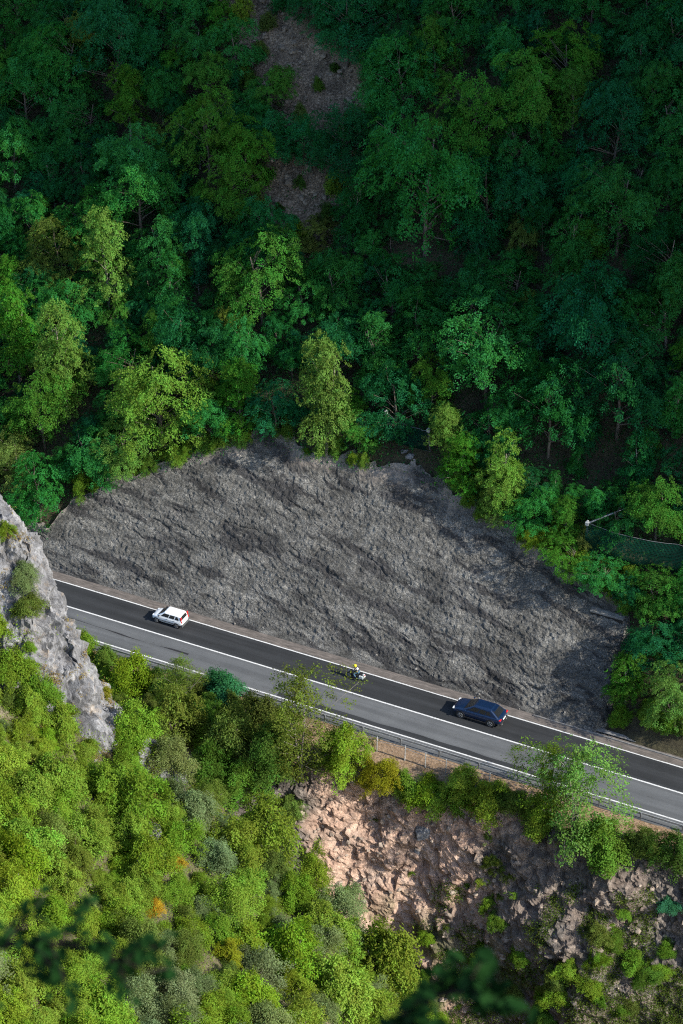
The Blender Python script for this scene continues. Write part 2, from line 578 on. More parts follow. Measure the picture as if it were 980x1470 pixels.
# ground between rail and gorge bottom
def e_(u):
    return -np.clip((13 - u) * .33, 0, 7.5) + .7 * noise(np.asarray(u) / 6., 0, 0, 91) - .9 * smooth(20, 26, u) * smooth(37, 31, u)


PR = np.array([(-5.2, -.02, 0), (-6.0, -.10, .05), (-7.6, -.85, 1), (-8.9, -3.6, 1), (-14.6, -16, 1), (-23, -23.5, 1), (-36, -31, 1), (-62, -34, .6)])
cl = np.concatenate([[0], np.cumsum(np.hypot(np.diff(PR[:, 0]), np.diff(PR[:, 1])))])
cu = np.arange(-75, 85, .22)
cs = np.concatenate([np.arange(0, cl[5], .2), np.arange(cl[5], cl[-1], .9)])
U, Sx = np.meshgrid(cu, cs, indexing='ij')
V = np.interp(Sx, cl, PR[:, 0]) + e_(U) * np.interp(Sx, cl, PR[:, 2])
Zc = np.interp(Sx, cl, PR[:, 1])
k = smooth(cl[2] - .4, cl[2] + 1.2, Sx)
bulge = smooth(19, 25, U) * smooth(39, 33, U) * smooth(cl[3] + 3, cl[3] + 8, Sx) * smooth(cl[4] + 2, cl[4] - 3, Sx)
rk = np.clip(smooth(15, 23, U + 4 * noise(U / 4, Sx / 4, 0, 52)) * .85 + smooth(3.5, 1.0, U + .8 * noise(Sx / 2, 0, 0, 53)) + .35 * smooth(.1, .5, fbm(U / 3, Sx / 3, 0, 54, 3)), 0, 1)
hard = fbm(U / 2.4, Sx / 2.0, 0, 55, 4, .6, True)
wq = .6 * fbm(U / 1.5, Sx / 1.5, 0, 56, 3)
dsp = 1.5 * fbm(U / 6, Sx / 6, 0, 50, 3) + .42 * fbm(U / 1.6 + wq, Sx / 2.8 + wq, 0, 51, 5, .62) + (.25 + rk * .65) * fbm(U / 2.2 + wq, Sx / 1.8 - wq, 0, 55, 5, .6, True) + 1.4 * bulge + .10 * noise(U / .45, Sx / .45, 0, 57)
stq = fbm(U / 2.0 + wq, Sx / 1.5 + wq, 0, 158, 3) * 3.2
dsp = dsp + .50 * (np.floor(stq) + smooth(.0, .35, stq - np.floor(stq))) * .55
stq = fbm(U / .9 - wq, Sx / .7, 0, 159, 2) * 2.6
dsp = dsp + .20 * (np.floor(stq) + smooth(.0, .3, stq - np.floor(stq))) * .6
dsp = dsp * k * .9
V2 = V - dsp * .88; Z2 = Zc + dsp * .42 + (1 - k) * .05 * fbm(U / .8, Sx / .8, 0, 58, 3)
vg = smooth(cl[2] + .6, cl[2] - .3, Sx)
gr = smooth(cl[4] - 8, cl[4] + 2, Sx + 3 * fbm(U / 4, Sx / 4, 0, 59, 3)) * smooth(-.25, .2, fbm(U / 2.5, Sx / 2.5, 0, 60, 3))
cliff = obj('roadside_cliff', raw_mesh('roadside_cliff', np.stack([U, V2, Z2], -1).reshape(-1, 3), grid_faces(*U.shape), M['cliff'], False,
            {'rock': ('POINT', rk.ravel()), 'verge': ('POINT', vg.ravel()), 'green': ('POINT', gr.ravel())}))
tag(cliff, 'crumbling reddish earth and rock cliff falling away below the guard rail', 'cliff', kind='structure')

# near hillside, in ground coordinates of the viewpoint: a to the right, b ahead
FG = np.array([-math.sin(CT), math.cos(CT)]); RG = np.array([math.cos(CT), math.sin(CT)])
CRA = [(-80, 82), (-45, 66), (-30, 53), (-24.8, 48.0), (-22.2, 44.8), (-21.6, 41.0), (-20.6, 39), (-19.3, 36.6), (-16.9, 30.2), (-13, 26.6), (-8.6, 22.0), (-2.7, 16.6), (0.5, 13.2), (5, 7.5), (12, 2), (25, -9), (60, -24)]
HLA = [(-80, 72), (-45, 56), (-30, 43), (-24, 35.5), (-16.7, 27.5), (-8.6, 21.3), (-2.7, 16.0), (0, 13.0), (5, 7.5), (12, 2), (25, -9), (60, -24)]


def bcrest(a): return 139 - .35 * np.clip(a, -40, 30)


def Hnear(a, b, rock=True):
    a = np.asarray(a, float); b = np.asarray(b, float)
    bc = bcrest(a)
    zh = np.interp(a, *zip(*HLA)) + .06 * (bc - b) + 1.3 * fbm(a / 9, b / 9, 0, 70, 3)
    zh = np.where(b < 60, zh + .8 * (60 - b) * smooth(-10, -50, a), zh)
    if rock:
        zc = np.interp(a, *zip(*CRA))
        zr = zc - 1.5 * np.maximum(bc - 2 - b, 0)
        zh = np.maximum(zh, zr)
    zh = zh - 1.6 * np.maximum(b - bc, 0)
    return np.maximum(zh, -35)


def AB(a, b, z):
    return np.stack([C[0] + a * RG[0] + b * FG[0], C[1] + a * RG[1] + b * FG[1], z], -1)


A, B = np.meshgrid(np.arange(-80, 50, .6), np.arange(15, 170, .6), indexing='ij')
Zn = Hnear(A, B, False) + .3 * fbm(A / 1.5, B / 1.5, 0, 71, 3)
near = obj('near_hillside', raw_mesh('near_hillside', AB(A, B, Zn).reshape(-1, 3), grid_faces(*A.shape), M['near'], True))
tag(near, 'sunlit scrubby hillside dropping to the gorge in front of the road', 'hillside', kind='structure')

A, B = np.meshgrid(np.arange(-44, -11.5, .13), np.arange(118, 158, .16), indexing='ij')
Zr = np.maximum(Hnear(A, B), -5)
hill_z = Hnear(A, B, False)
P = AB(A, B, Zr)
dA = np.gradient(P, axis=0); dB = np.gradient(P, axis=1)
N = np.cross(dA, dB); N /= np.linalg.norm(N, axis=-1)[..., None]
N = np.stack([fbm(A / 9, B / 9, 0, 1, 1) * 0 + N[..., i] for i in range(3)], -1)
k3 = P
wq = .5 * fbm(k3[..., 0] / 1.4, k3[..., 1] / 1.4, k3[..., 2] / 1.4, 83, 3)
d1 = .9 * fbm(k3[..., 0] / 3.2, k3[..., 1] / 3.2, k3[..., 2] / 5, 80, 4, .55) + .50 * fbm(k3[..., 0] / 1.6 + wq, k3[..., 1] / 1.6, k3[..., 2] / 2.6 + wq, 81, 5, .62)
ck = smooth(.40, .8, fbm(k3[..., 0] / 2.2 + wq, k3[..., 1] / 2.2 - wq, k3[..., 2] / 3.4 + wq, 84, 4, .55, True))
ck = np.maximum(.75 * ck, .5 * smooth(.45, .8, fbm(k3[..., 0] / .9 + wq, k3[..., 1] / .9, k3[..., 2] / 1.6 - wq, 85, 3, .5, True)))
d1 = d1 - .50 * ck + .22 * noise(k3[..., 0] / .7, k3[..., 1] / .7, k3[..., 2] / .9, 86) + .12 * noise(k3[..., 0] / .35, k3[..., 1] / .35, k3[..., 2] / .35, 82)
st_ = fbm(k3[..., 0] / 1.9 + wq, k3[..., 1] / 1.9 - wq, k3[..., 2] / 2.4, 87, 3) * 3.4
d1 = d1 * .75 + .30 * (np.floor(st_) + smooth(0, .25, st_ - np.floor(st_)))
st_ = fbm(k3[..., 0] / .8 - wq, k3[..., 1] / .8, k3[..., 2] / 1.1 + wq, 88, 2) * 2.8
d1 = d1 + .15 * (np.floor(st_) + smooth(0, .25, st_ - np.floor(st_)))
d1 = d1 - .55
over = smooth(-.6, 1.2, Zr - hill_z)
P = P + N * (d1 * over)[..., None]
P[..., 2] -= (1 - over) * 1.5
outc = obj('limestone_outcrop', raw_mesh('limestone_outcrop', P.reshape(-1, 3), grid_faces(*A.shape), M['lime'], False, {'crack': ('POINT', (ck * .9).ravel())}))
tag(outc, 'pale grey limestone crag jutting beside the road with scrub on its ledges', 'rock outcrop', kind='structure')

# ================================================================== ROAD
def strip(name, v0, v1, z, mat, u0=-130, u1=120, step=4.0, label=None, cat=None, parent=None, wob=0.0):
    uu = np.arange(u0, u1 + .1, step)
    a0 = v0 + wob * noise(uu / 3., 0, 0, 5); a1 = v1 + wob * noise(uu / 2.3, 3, 0, 6)
    Vv = np.concatenate([np.stack([uu, a0, uu * 0 + z], 1), np.stack([uu, a1, uu * 0 + z], 1)])
    m = len(uu)
    F = [(i, i + 1, m + i + 1, m + i) for i in range(m - 1)]
    o = obj(name, raw_mesh(name, Vv, F, mat), parent)
    if label: tag(o, label, cat, kind='structure')
    return o


road = strip('road', -5.25, 3.9, 0, M['asphalt_old'], label='grey two lane asphalt road crossing below the rock face', cat='road')
strip('fresh_lane', .02, 3.55, .004, M['asphalt_new'], label='freshly laid dark asphalt lane along the foot of the rock face', cat='road lane')
strip('edge_patch', -3.68, -3.08, .004, M['asphalt_new'], u0=-6, u1=24, step=1.0, label='dark tar strip along the guard rail side of the grey lane', cat='road patch', wob=.12)
strip('joint_seam', -1.75, -1.63, .004, M['tar'], u0=-40, u1=-17, step=.7, label='dark wandering seam in the grey lane near the crag', cat='road seam', wob=.13)
strip('centre_line', -.085, .085, .008, M['paint'], label='solid white line along the middle of the road', cat='road marking')
strip('edge_line', 3.43, 3.58, .008, M['paint'], label='solid white line along the rock face side of the road', cat='road marking')
strip('near_edge_line', -3.86, -3.70, .008, M['paint'], label='solid white line just inside the guard rail', cat='road marking')
strip('dust_shoulder', 3.6, 4.9, .012, M['dust'], step=.8, label='dusty pinkish shoulder between the white line and the rock', cat='shoulder', wob=.07)
kb = MB(); kb.box((45, 4.55, .06), (55, .16, .14)); kb.box((45, 5.3, .05), (55, .5, .1))
tag(kb.build('kerb', M['concrete'], bevel=.02), 'pale concrete gutter kerb at the right end of the dark lane', 'kerb', kind='structure')

# concrete ledge over a drain recess at the right end of the rock face
g0 = slab  # placed after the bvh is ready


def bvh_of(objs):
    vs, fs = [], []
    for o in objs:
        m = o.data
        b = len(vs)
        co = np.empty(len(m.vertices) * 3, np.float32); m.vertices.foreach_get('co', co)
        vs += co.reshape(-1, 3).tolist()
        li = np.empty(len(m.loops), np.int32); m.loops.foreach_get('vertex_index', li)
        fs += (li.reshape(-1, 4) + b).tolist()
    return BVHTree.FromPolygons(vs, fs)


T_ALL = bvh_of([hill, slab, cliff, near, outc, road])
T_FAR = bvh_of([hill, slab])
T_HILL = bvh_of([hill])
T_NEAR = bvh_of([near, outc])
T_VERGE = bvh_of([cliff])


def hit(px, py, h=0.0, tree=None):
    """ground point below something whose point h metres above the ground shows at that pixel of the photograph"""
    o = C - np.array([0, 0, h])
    d = ray(px, py)
    r = (tree or T_ALL).ray_cast(Vector(o), Vector(d).normalized())
    return None if r[0] is None else (np.array(r[0]), np.array(r[1]))


def down(x, y, tree=None):
    r = (tree or T_ALL).ray_cast(Vector((x, y, 400)), Vector((0, 0, -1)))
    return None if r[0] is None else (np.array(r[0]), np.array(r[1]))


# ================================================================== VEGETATION PROTOTYPES
def leaf_quads(c, nrm, axis, ln, wd):
    """rhombic leaves: centre, normal, long axis"""
    axis = axis - nrm * (axis * nrm).sum(1)[:, None]
    axis /= np.linalg.norm(axis, axis=1)[:, None] + 1e-9
    side = np.cross(nrm, axis)
    a = axis * ln[:, None] * .5; s = side * wd[:, None] * .5
    lift = nrm * (ln * .10)[:, None]
    V = np.stack([c - a, c + s + lift, c + a, c - s + lift], 1).reshape(-1, 3)
    F = np.arange(len(V)).reshape(-1, 4)
    return V, F


def unit(x):
    return x / (np.linalg.norm(x, axis=-1, keepdims=True) + 1e-9)


def crown_points(rng, R, H0, H1, n, prof, fill=.55):
    """clump centres through a crown volume between heights H0 and H1; prof(t) is the relative radius at relative height t"""
    out = []
    lob = rng.uniform(0, 6.28, 6); la = rng.uniform(.08, .24, 6)
    while len(out) < n:
        t = rng.uniform(0, 1)
        if rng.uniform() > prof(t) ** .8 + .08: continue
        an = rng.uniform(0, 6.283)
        rr = rng.uniform(fill, 1.0) if rng.uniform() < .8 else rng.uniform(.1, fill)
        k = 1 + sum(la[i] * math.sin((i % 3 + 1) * an + lob[i] + (i - 2) * 2.2 * t) for i in range(6))
        r = R * prof(t) * k * rr
        out.append((r * math.cos(an), r * math.sin(an), H0 + (H1 - H0) * t, rr))
    return np.array(out)


def make_crown(rng, cl, crad, nleaf, ln, flatness=.65, tilt=.5, droop=.35, up_tip=0.0, fan=1.25):
    nC = len(cl)
    cen = cl[:, :3]
    hz = cen.copy(); hz[:, 2] = 0
    outw = unit(hz + rng.normal(0, .25, hz.shape) * [1, 1, 0])
    nrm = unit(np.array([0, 0, 1.0]) * (1 - tilt) + outw * tilt + rng.normal(0, .22, (nC, 3)))
    idx = np.repeat(np.arange(nC), nleaf)
    m = len(idx)
    rc = crad * rng.uniform(.65, 1.3, nC)
    # elongated fan pointing outward
    th = rng.uniform(0, 6.283, m); rr = np.sqrt(rng.uniform(0, 1, m))
    ax = unit(outw - nrm * (outw * nrm).sum(1)[:, None]); ay = np.cross(nrm, ax)
    lx = rr * np.cos(th) * rc[idx] * fan; ly = rr * np.sin(th) * rc[idx] / fan
    # ragged edges: remove leaves by angular lobes
    keep = rng.uniform(0, 1, m) < np.clip(1.25 - rr * (.55 + .45 * np.sin(th * 5 + idx * 1.7)), .15, 1)
    off = rng.normal(0, (1 - flatness) * .35, m) * rc[idx]
    p = cen[idx] + ax[idx] * lx[:, None] + ay[idx] * ly[:, None] + nrm[idx] * off[:, None]
    p[:, 2] -= droop * (rr ** 2) * rc[idx] * .5 - up_tip * np.maximum(lx, 0) * .6
    ln_ = ln * rng.uniform(.7, 1.3, m)
    ln2 = unit(nrm[idx] + rng.normal(0, .42, (m, 3)))
    la = unit(ax[idx] * 1.0 + rng.normal(0, .7, (m, 3)))
    V, F = leaf_quads(p[keep], ln2[keep], la[keep], ln_[keep], ln_[keep] * .56)
    ct = rng.uniform(0, 1, nC)
    tint = np.clip(.55 * ct[idx] + .45 * rng.uniform(0, 1, m), 0, 1)[keep]
    return V, F, tint


def crown_mesh(name, parts):
    V = np.concatenate([p[0] for p in parts])
    F = np.arange(len(V)).reshape(-1, 4)
    t = np.concatenate([p[2] for p in parts])
    return raw_mesh(name, V, F, M['leaf'], False, {'tint': ('FACE', t)})


def trunk_mesh(name, rng, H, r0, clumps, nl, mat, lean=.05, stems=1):
    mb = MB()
    for s in range(stems):
        dx, dy = rng.normal(0, lean * H, 2) if stems == 1 else rng.normal(0, .17 * H, 2)
        z = np.linspace(-.6, H, 7)
        t = np.clip(z / H, 0, 1)
        pts = np.stack([dx * t ** 1.3 + .04 * H * np.sin(t * 5 + s) * t, dy * t ** 1.3 + .03 * H * np.sin(t * 4 + 1 + s) * t, z], 1)
        mb.tube(pts, r0 * (1 - t * .82) + .012, 6)
        sel = rng.choice(len(clumps), min(nl // stems, len(clumps)), replace=False)
        for i in sel:
            c = clumps[i, :3]
            zb = min(max(c[2] * .78 - .35 * math.hypot(c[0], c[1]), .22 * H), .92 * H)
            b = np.array([np.interp(zb, z, pts[:, 0]), np.interp(zb, z, pts[:, 1]), zb])
            mid = b * .5 + c * .5 + rng.normal(0, .12, 3) + [0, 0, .12]
            k = r0 * (1 - zb / H * .8) * .45
            mb.tube([b, mid, c], [k, k * .62, .012], 4, False)
    m = bpy.data.meshes.new(name)
    m.from_pydata(mb.v, [], mb.f)
    m.polygons.foreach_set('use_smooth', np.ones(len(m.polygons), bool))
    m.materials.append(mat)
    return m


def prof_round(t): return max(.02, math.sin(math.pi * (t * .86 + .09)) ** .7)
def prof_cone(t): return max(.04, (1 - t) ** .75 * min(1, t * 5 + .35))
def prof_dome(t): return max(.05, math.sqrt(max(0, 1 - t ** 2.2)))
def prof_vase(t): return max(.05, (.45 + .75 * t) * math.sqrt(max(0, 1 - t ** 4)))


PROTO = {}


def lobed_points(rng, R, H0, H, n, k=5):
    out = []
    lobes = [(0, 0, R * .62, H)]
    for i in range(k):
        an = rng.uniform(0, 6.28); d_ = R * rng.uniform(.35, .75)
        lobes.append((d_ * math.cos(an), d_ * math.sin(an), R * rng.uniform(.28, .5), H * rng.uniform(.45, 1.05)))
    for i in range(n):
        x0, y0, r_, h_ = lobes[rng.integers(0, len(lobes)) if i % 3 else 0]
        an = rng.uniform(0, 6.28); t = rng.uniform(0, 1) ** .7
        rr = r_ * math.sqrt(max(0, 1 - t ** 2.4)) * rng.uniform(.35, 1.05)
        out.append((x0 + rr * math.cos(an), y0 + rr * math.sin(an), H0 + (h_ - H0) * t * rng.uniform(.85, 1.08), 1))
    return np.array(out)


def tree_lobes(rng, R, H0, H, n, upright=False):
    k = rng.integers(9, 14)
    lobes = [(rng.normal(0, .12) * R, rng.normal(0, .12) * R, H * .80, R * .46, H * .19)]
    for i in range(k):
        an = 6.283 * i / k + rng.uniform(-.4, .4); t = rng.uniform(.16, .80)
        d_ = R * rng.uniform(.40, .66) * (1.1 - .45 * abs(t - .45))
        if upright: d_ = R * rng.uniform(.25, .62) * (1.15 - 1.05 * t)
        lobes.append((d_ * math.cos(an), d_ * math.sin(an), H * t, R * rng.uniform(.36, .52), H * rng.uniform(.12, .18)))
    w = np.array([l[3] ** 2 for l in lobes]); w /= w.sum()
    out = []
    for i in rng.choice(len(lobes), n, p=w):
        x0, y0, z0, r_, h_ = lobes[i]
        d = unit(rng.normal(0, 1, 3) + [0, 0, .35]) * rng.uniform(.55, 1.08)
        out.append((x0 + d[0] * r_, y0 + d[1] * r_, max(H0, z0 + d[2] * h_), 1))
    return np.array(out)


def proto(kind, seed, R, H, h0, nC, crad, nleaf, ln, prof, mat='bark', nl=16, r0=.14, stems=1, fill=.55, lobed=False, **kw):
    rng = np.random.default_rng(seed)
    cl = tree_lobes(rng, R, h0, H, nC, lobed == 3) if lobed in (2, 3) else lobed_points(rng, R, h0, H, nC) if lobed else crown_points(rng, R, h0, H, nC, prof, fill)
    V, F, t = make_crown(rng, cl, crad, nleaf, ln, **kw)
    cm = crown_mesh('crown', [(V, F, t)])
    tm = trunk_mesh('trunk', rng, H * (.74 if lobed or kind == 'slender' else .90), r0, cl, nl, M[mat], stems=stems) if nl else None
    PROTO.setdefault(kind, []).append((cm, tm, R, H))


for s in range(8):
    proto('broadleaf', 100 + s, 3.5 + .25 * (s % 3), 7.4 + .7 * (s % 3), .5, 430, .42, 56, .15, prof_round, tilt=.45, droop=.22, nl=24, fan=1.2, lobed=2, flatness=.55)
for s in range(6):
    proto('hornbeam', 200 + s, 3.1 + .3 * (s % 2), 9.0, .5, 430, .42, 54, .15, prof_cone, tilt=.6, droop=.1, nl=26, up_tip=.75, mat='pale_bark', fan=1.45, flatness=.6, lobed=3)
for s in range(7):
    proto('bush', 300 + s, 1.6, 2.0 + .35 * (s % 3), .10, 170, .34, 92, .098, prof_dome, lobed=True, tilt=.45, droop=.25, nl=10, r0=.035, flatness=.35, stems=3)
for s in range(4):
    proto('finebush', 400 + s, 1.6, 2.0 + .3 * (s % 2), .10, 190, .31, 110, .075, prof_dome, lobed=True, tilt=.4, droop=.2, nl=10, r0=.03, flatness=.2, stems=3)
for s in range(4):
    proto('slender', 500 + s, 2.0, 5.4, .5, 185, .37, 64, .095, prof_vase, tilt=.35, droop=.1, nl=36, r0=.045, flatness=.35, stems=4, mat='pale_bark', fill=.3)
for s in range(3):
    proto('sprig', 600 + s, .7, .8, .05, 40, .22, 50, .085, prof_dome, tilt=.4, droop=.2, nl=6, r0=.02, stems=3)

COLS = {  # forest greens pushed towards teal: the shade's cast is put into the colour
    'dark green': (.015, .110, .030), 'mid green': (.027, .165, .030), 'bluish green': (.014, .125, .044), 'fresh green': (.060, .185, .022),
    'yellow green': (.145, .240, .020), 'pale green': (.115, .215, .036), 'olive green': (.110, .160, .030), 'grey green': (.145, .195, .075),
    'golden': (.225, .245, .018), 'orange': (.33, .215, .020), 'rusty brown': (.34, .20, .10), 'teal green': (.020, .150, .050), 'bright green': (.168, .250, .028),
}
NEAR_COLS = {'mid green': (.095, .180, .022), 'dark green': (.065, .130, .020), 'bluish green': (.045, .130, .050), 'teal green': (.045, .190, .078), 'fresh green': (.140, .235, .024)}  # same greens without that teal cast, for every plant but the forest trees
RECS = []


def plant(kind, x, y, z, s=1.0, colour='mid green', name='broadleaf_tree', label=None, cat='tree', group=None, which=None, rz=None, sz=1.0, parts=True, lean=None, fixed=False):
    ps = PROTO[kind]
    cm, tm, R, H = ps[(which if which is not None else random.randrange(len(ps))) % len(ps)]
    e = empty(name, (x, y, z), random.uniform(0, 6.283) if rz is None else rz)
    e.scale = (s, s, s * sz)
    if lean is not None:
        e.rotation_euler = (lean[0], lean[1], e.rotation_euler[2])
    cr = obj('crown' if cat == 'tree' else 'foliage', cm, e)
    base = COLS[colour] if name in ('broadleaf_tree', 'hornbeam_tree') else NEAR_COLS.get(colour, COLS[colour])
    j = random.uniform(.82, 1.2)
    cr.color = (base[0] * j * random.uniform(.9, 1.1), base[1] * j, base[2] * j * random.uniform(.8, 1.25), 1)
    if tm is not None and parts:
        obj('trunk' if cat == 'tree' else 'stem', tm, e)
    tag(e, label, cat, group)
    px, py = proj((x, y, z + H * s * sz * .6))
    RECS.append(dict(o=e, px=px, py=py, colour=colour, size=s * R, kind=kind, fixed=fixed, cat=cat, name=name))
    return e


def in_poly(x, y, poly):
    c = False
    j = len(poly) - 1
    for i in range(len(poly)):
        (xi, yi), (xj, yj) = poly[i], poly[j]
        if (yi > y) != (yj > y) and x < (xj - xi) * (y - yi) / (yj - yi) + xi: c = not c
        j = i
    return c


# ------------------------------------------------------------------ forest
# single trees that stand out, by the pixel of the middle of their crown: (px, py, kind, scale, height stretch, colour, label)
KEY = [
    (468, 560, 'hornbeam', .98, 1.25, 'pale green', 'tall sunlit pale green tree standing at the middle of the rock face rim'),
    (228, 560, 'broadleaf', 1.25, 1.0, 'pale green', 'broad sunlit green tree above the left end of the rock face rim'),
    (88, 500, 'hornbeam', 1.1, 1.15, 'pale green', 'tall sunlit tree at the left edge beyond the limestone crag'),
    (22, 470, 'hornbeam', .95, 1.1, 'fresh green', 'sunlit narrow green tree cut by the left edge of the picture'),
    (152, 365, 'hornbeam', .95, 1.1, 'pale green', 'lone sunlit pale tree rising out of the shaded wood on the left'),
    (180, 640, 'broadleaf', .75, .8, 'pale green', 'sunlit small pale tree with bare branches hanging over the rock rim'),
    (60, 590, 'broadleaf', .9, 1.0, 'fresh green', 'rounded tree behind the top of the limestone crag'),
    (20, 650, 'broadleaf', .8, .9, 'olive green', 'olive tree just behind the top of the limestone crag'),
    (345, 560, 'hornbeam', .8, .9, 'fresh green', 'half lit green tree between the broad tree and the tall pale tree'),
    (300, 600, 'broadleaf', .7, .8, 'mid green', 'low leafy tree over the rim right of the broad sunlit tree'),
    (395, 590, 'broadleaf', .65, .9, 'teal green', 'small bluish tree beside the tall pale tree on the rim'),
    (516, 618, 'broadleaf', .5, .9, 'fresh green', 'small green tree beside the grey net post on the rim'),
    (642, 622, 'hornbeam', .7, .95, 'pale green', 'narrow pale tree right of the small net on the rim'),
    (665, 655, 'hornbeam', .65, .85, 'fresh green', 'half lit tree between two pale trees on the rim'),
    (722, 672, 'hornbeam', .80, .95, 'pale green', 'sunlit pale tree between two darker trees on the right of the rim'),
    (712, 715, 'hornbeam', .5, .8, 'pale green', 'small pale sapling leaning out over the rock face'),
    (768, 730, 'broadleaf', .62, .8, 'mid green', 'dark leafy tree left of the big rockfall net'),
    (812, 745, 'hornbeam', .6, .8, 'fresh green', 'half lit tree directly left of the rockfall net post'),
    (815, 800, 'broadleaf', .55, .7, 'fresh green', 'leafy tree below the rockfall net post'),
    (866, 826, 'broadleaf', .6, .7, 'mid green', 'bushy tree under the big rockfall net'),
    (940, 850, 'broadleaf', .65, .8, 'fresh green', 'bushy tree under the net at the right edge'),
    (900, 970, 'hornbeam', .75, .7, 'fresh green', 'green tree hiding the right end of the rock face'),
    (968, 1000, 'broadleaf', .75, .9, 'pale green', 'lighter tree over the road at the right edge'),
    (940, 920, 'broadleaf', .7, .8, 'dark green', 'dark tree between the two trees at the right end of the rock face'),
    (905, 1050, 'bush', .8, .8, 'mid green', None),
    (612, 270, 'broadleaf', 1.35, 1.1, 'mid green', 'large spreading tree with pale visible limbs in the shaded wood'),
    (375, 400, 'broadleaf', 1.0, 1.0, 'fresh green', 'light green tree at the foot of the scree gully'),
    (390, 130, 'broadleaf', .62, .8, 'fresh green', 'small light green tree on the upper scree'),
    (395, 195, 'broadleaf', .7, .85, 'teal green', 'left of two trees standing between the scree patches'),
    (445, 205, 'broadleaf', .72, .85, 'teal green', 'right of two trees standing between the scree patches'),
    (350, 215, 'broadleaf', .8, 1.0, 'fresh green', 'fresh green tree on the left edge of the scree gully'),
    (335, 270, 'broadleaf', .75, 1.0, 'fresh green', 'light green tree beside the lower scree patch'),
    (455, 335, 'broadleaf', .6, .7, 'olive green', 'small olive tree standing on the lower scree patch'),
    (680, 175, 'broadleaf', 1.0, 1.0, 'fresh green', 'lighter green tree among dark trees high on the slope'),
    (850, 465, 'broadleaf', 1.2, 1.0, 'bluish green', 'bluish tree with bare grey branches on the right slope'),
    (700, 505, 'broadleaf', 1.1, 1.0, 'mid green', 'large green tree in the middle of the right slope'),
    (545, 500, 'hornbeam', .85, 1.0, 'mid green', 'narrow green tree right of the tall pale tree'),
    (790, 590, 'broadleaf', 1.0, 1.0, 'dark green', None), (890, 560, 'broadleaf', 1.1, 1.0, 'dark green', None),
]
CAR_TREES = []
placed = []
for px, py, kind, s, sz, colr, lab in KEY:
    s *= 1.28
    H = PROTO[kind][0][3] * s * sz
    h = hit(px, py, H * .55, T_FAR)
    if h is None: continue
    x, y, z = h[0]
    if kind == 'bush':
        continue
    plant(kind, x, y, z - .15, s, colr, 'hornbeam_tree' if kind == 'hornbeam' else 'broadleaf_tree', lab, 'tree', sz=sz, fixed=lab is not None)
    placed.append((x, y, PROTO[kind][0][2] * s * .82))

cand = RNG.uniform([-98, 7], [48, 92], (9000, 2))
cnt = 0
for ci, (x, y) in enumerate(cand):
    s = float(np.clip(RNG.normal(.98, .22), .6, 1.45)) if ci < 3500 else float(RNG.uniform(.42, .62))
    r = 3.3 * s * .66
    vt_ = float(np.interp(x, TU, TV))
    if y < vt_ + .9: continue
    if any((x - a) ** 2 + (y - b) ** 2 < (r + c) ** 2 * (.56 if ci < 3500 else .40) for a, b, c in placed): continue
    g = down(x, y, T_HILL)
    if g is None: continue
    H = 7.9 * s
    px, py = proj(g[0] + [0, 0, H * .6])
    if px < -30 or px > 1010 or py < -40: continue
    # keep the scree and the nets open
    bx, by = proj(g[0] + [0, 0, H * .3])
    gx = np.interp(by, [q[1] for q in GULLY], [q[0] for q in GULLY]); gwd = np.interp(by, [-40, 20, 110, 190, 290, 350, 380], [30, 34, 88, 30, 52, 38, 0])
    if abs(bx - gx) < gwd + 6 and by < 375: continue
    if in_poly(px, py, [(835, 735), (925, 720), (1000, 760), (1000, 835), (850, 820)]) or in_poly(px, py, [(528, 560), (625, 570), (625, 670), (540, 660)]): continue
    if x > -1 and y < vt_ + 4 and s > .75: s *= .75
    lit = py > 420 + .40 * px * (px < 1000) - 60
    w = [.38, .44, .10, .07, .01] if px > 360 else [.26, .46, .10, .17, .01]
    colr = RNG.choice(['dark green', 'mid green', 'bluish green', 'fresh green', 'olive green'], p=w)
    kind = 'hornbeam' if RNG.uniform() < .22 else 'broadleaf'
    plant(kind, x, y, g[0][2] - .2, s * (.9 if kind == 'hornbeam' else 1), str(colr), 'hornbeam_tree' if kind == 'hornbeam' else 'broadleaf_tree', None, 'tree', sz=float(RNG.uniform(.85, 1.15)))
    placed.append((x, y, r))
    cnt += 1
    if cnt >= 350: break
print('forest trees', cnt)

# the wood goes on beyond the frame as one mass
rgw = np.random.default_rng(77)
low = []
for k in range(8):
    low.append(make_crown(rgw, tree_lobes(rgw, 3.5, .5, 7.8, 150, k % 3 == 0), .75, 16, .36, tilt=.45, droop=.22, fan=1.2, flatness=.55))
WV, WT, wpl = [], [], []
for x, y in rgw.uniform([-112, 7], [74, 84], (6000, 2)):
    vt_ = float(np.interp(x, TU, TV))
    if y < vt_ + (2.5 if x > 24 else 1.0): continue
    s = rgw.uniform(.65, 1.15)
    if any((x - a) ** 2 + (y - b) ** 2 < 9.5 * s for a, b in wpl): continue
    g = down(x, y, T_HILL)
    if g is None or g[0][2] > 120: continue
    px, py = proj(g[0] + [0, 0, 4.5 * s])
    if -34 < px < 1014 and py > -44: continue
    if px < -520 or px > 1420 or py < -320: continue
    V, F, t = low[rgw.integers(0, 8)]
    an = rgw.uniform(0, 6.28)
    R_ = np.array([[math.cos(an), -math.sin(an), 0], [math.sin(an), math.cos(an), 0], [0, 0, 1]])
    WV.append((V * s) @ R_.T + g[0] - [0, 0, .2]); WT.append(np.clip(t * .7 + rgw.uniform(0, .3), 0, 1)); wpl.append((x, y))
V = np.concatenate(WV)
wood = obj('woodland', raw_mesh('woodland', V, np.arange(len(V)).reshape(-1, 4), M['leaf'], False, {'tint': ('FACE', np.concatenate(WT))}))
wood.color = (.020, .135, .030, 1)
tag(wood, 'dense green wood carrying on over the mountainside past the picture edges', 'wood', kind='stuff')

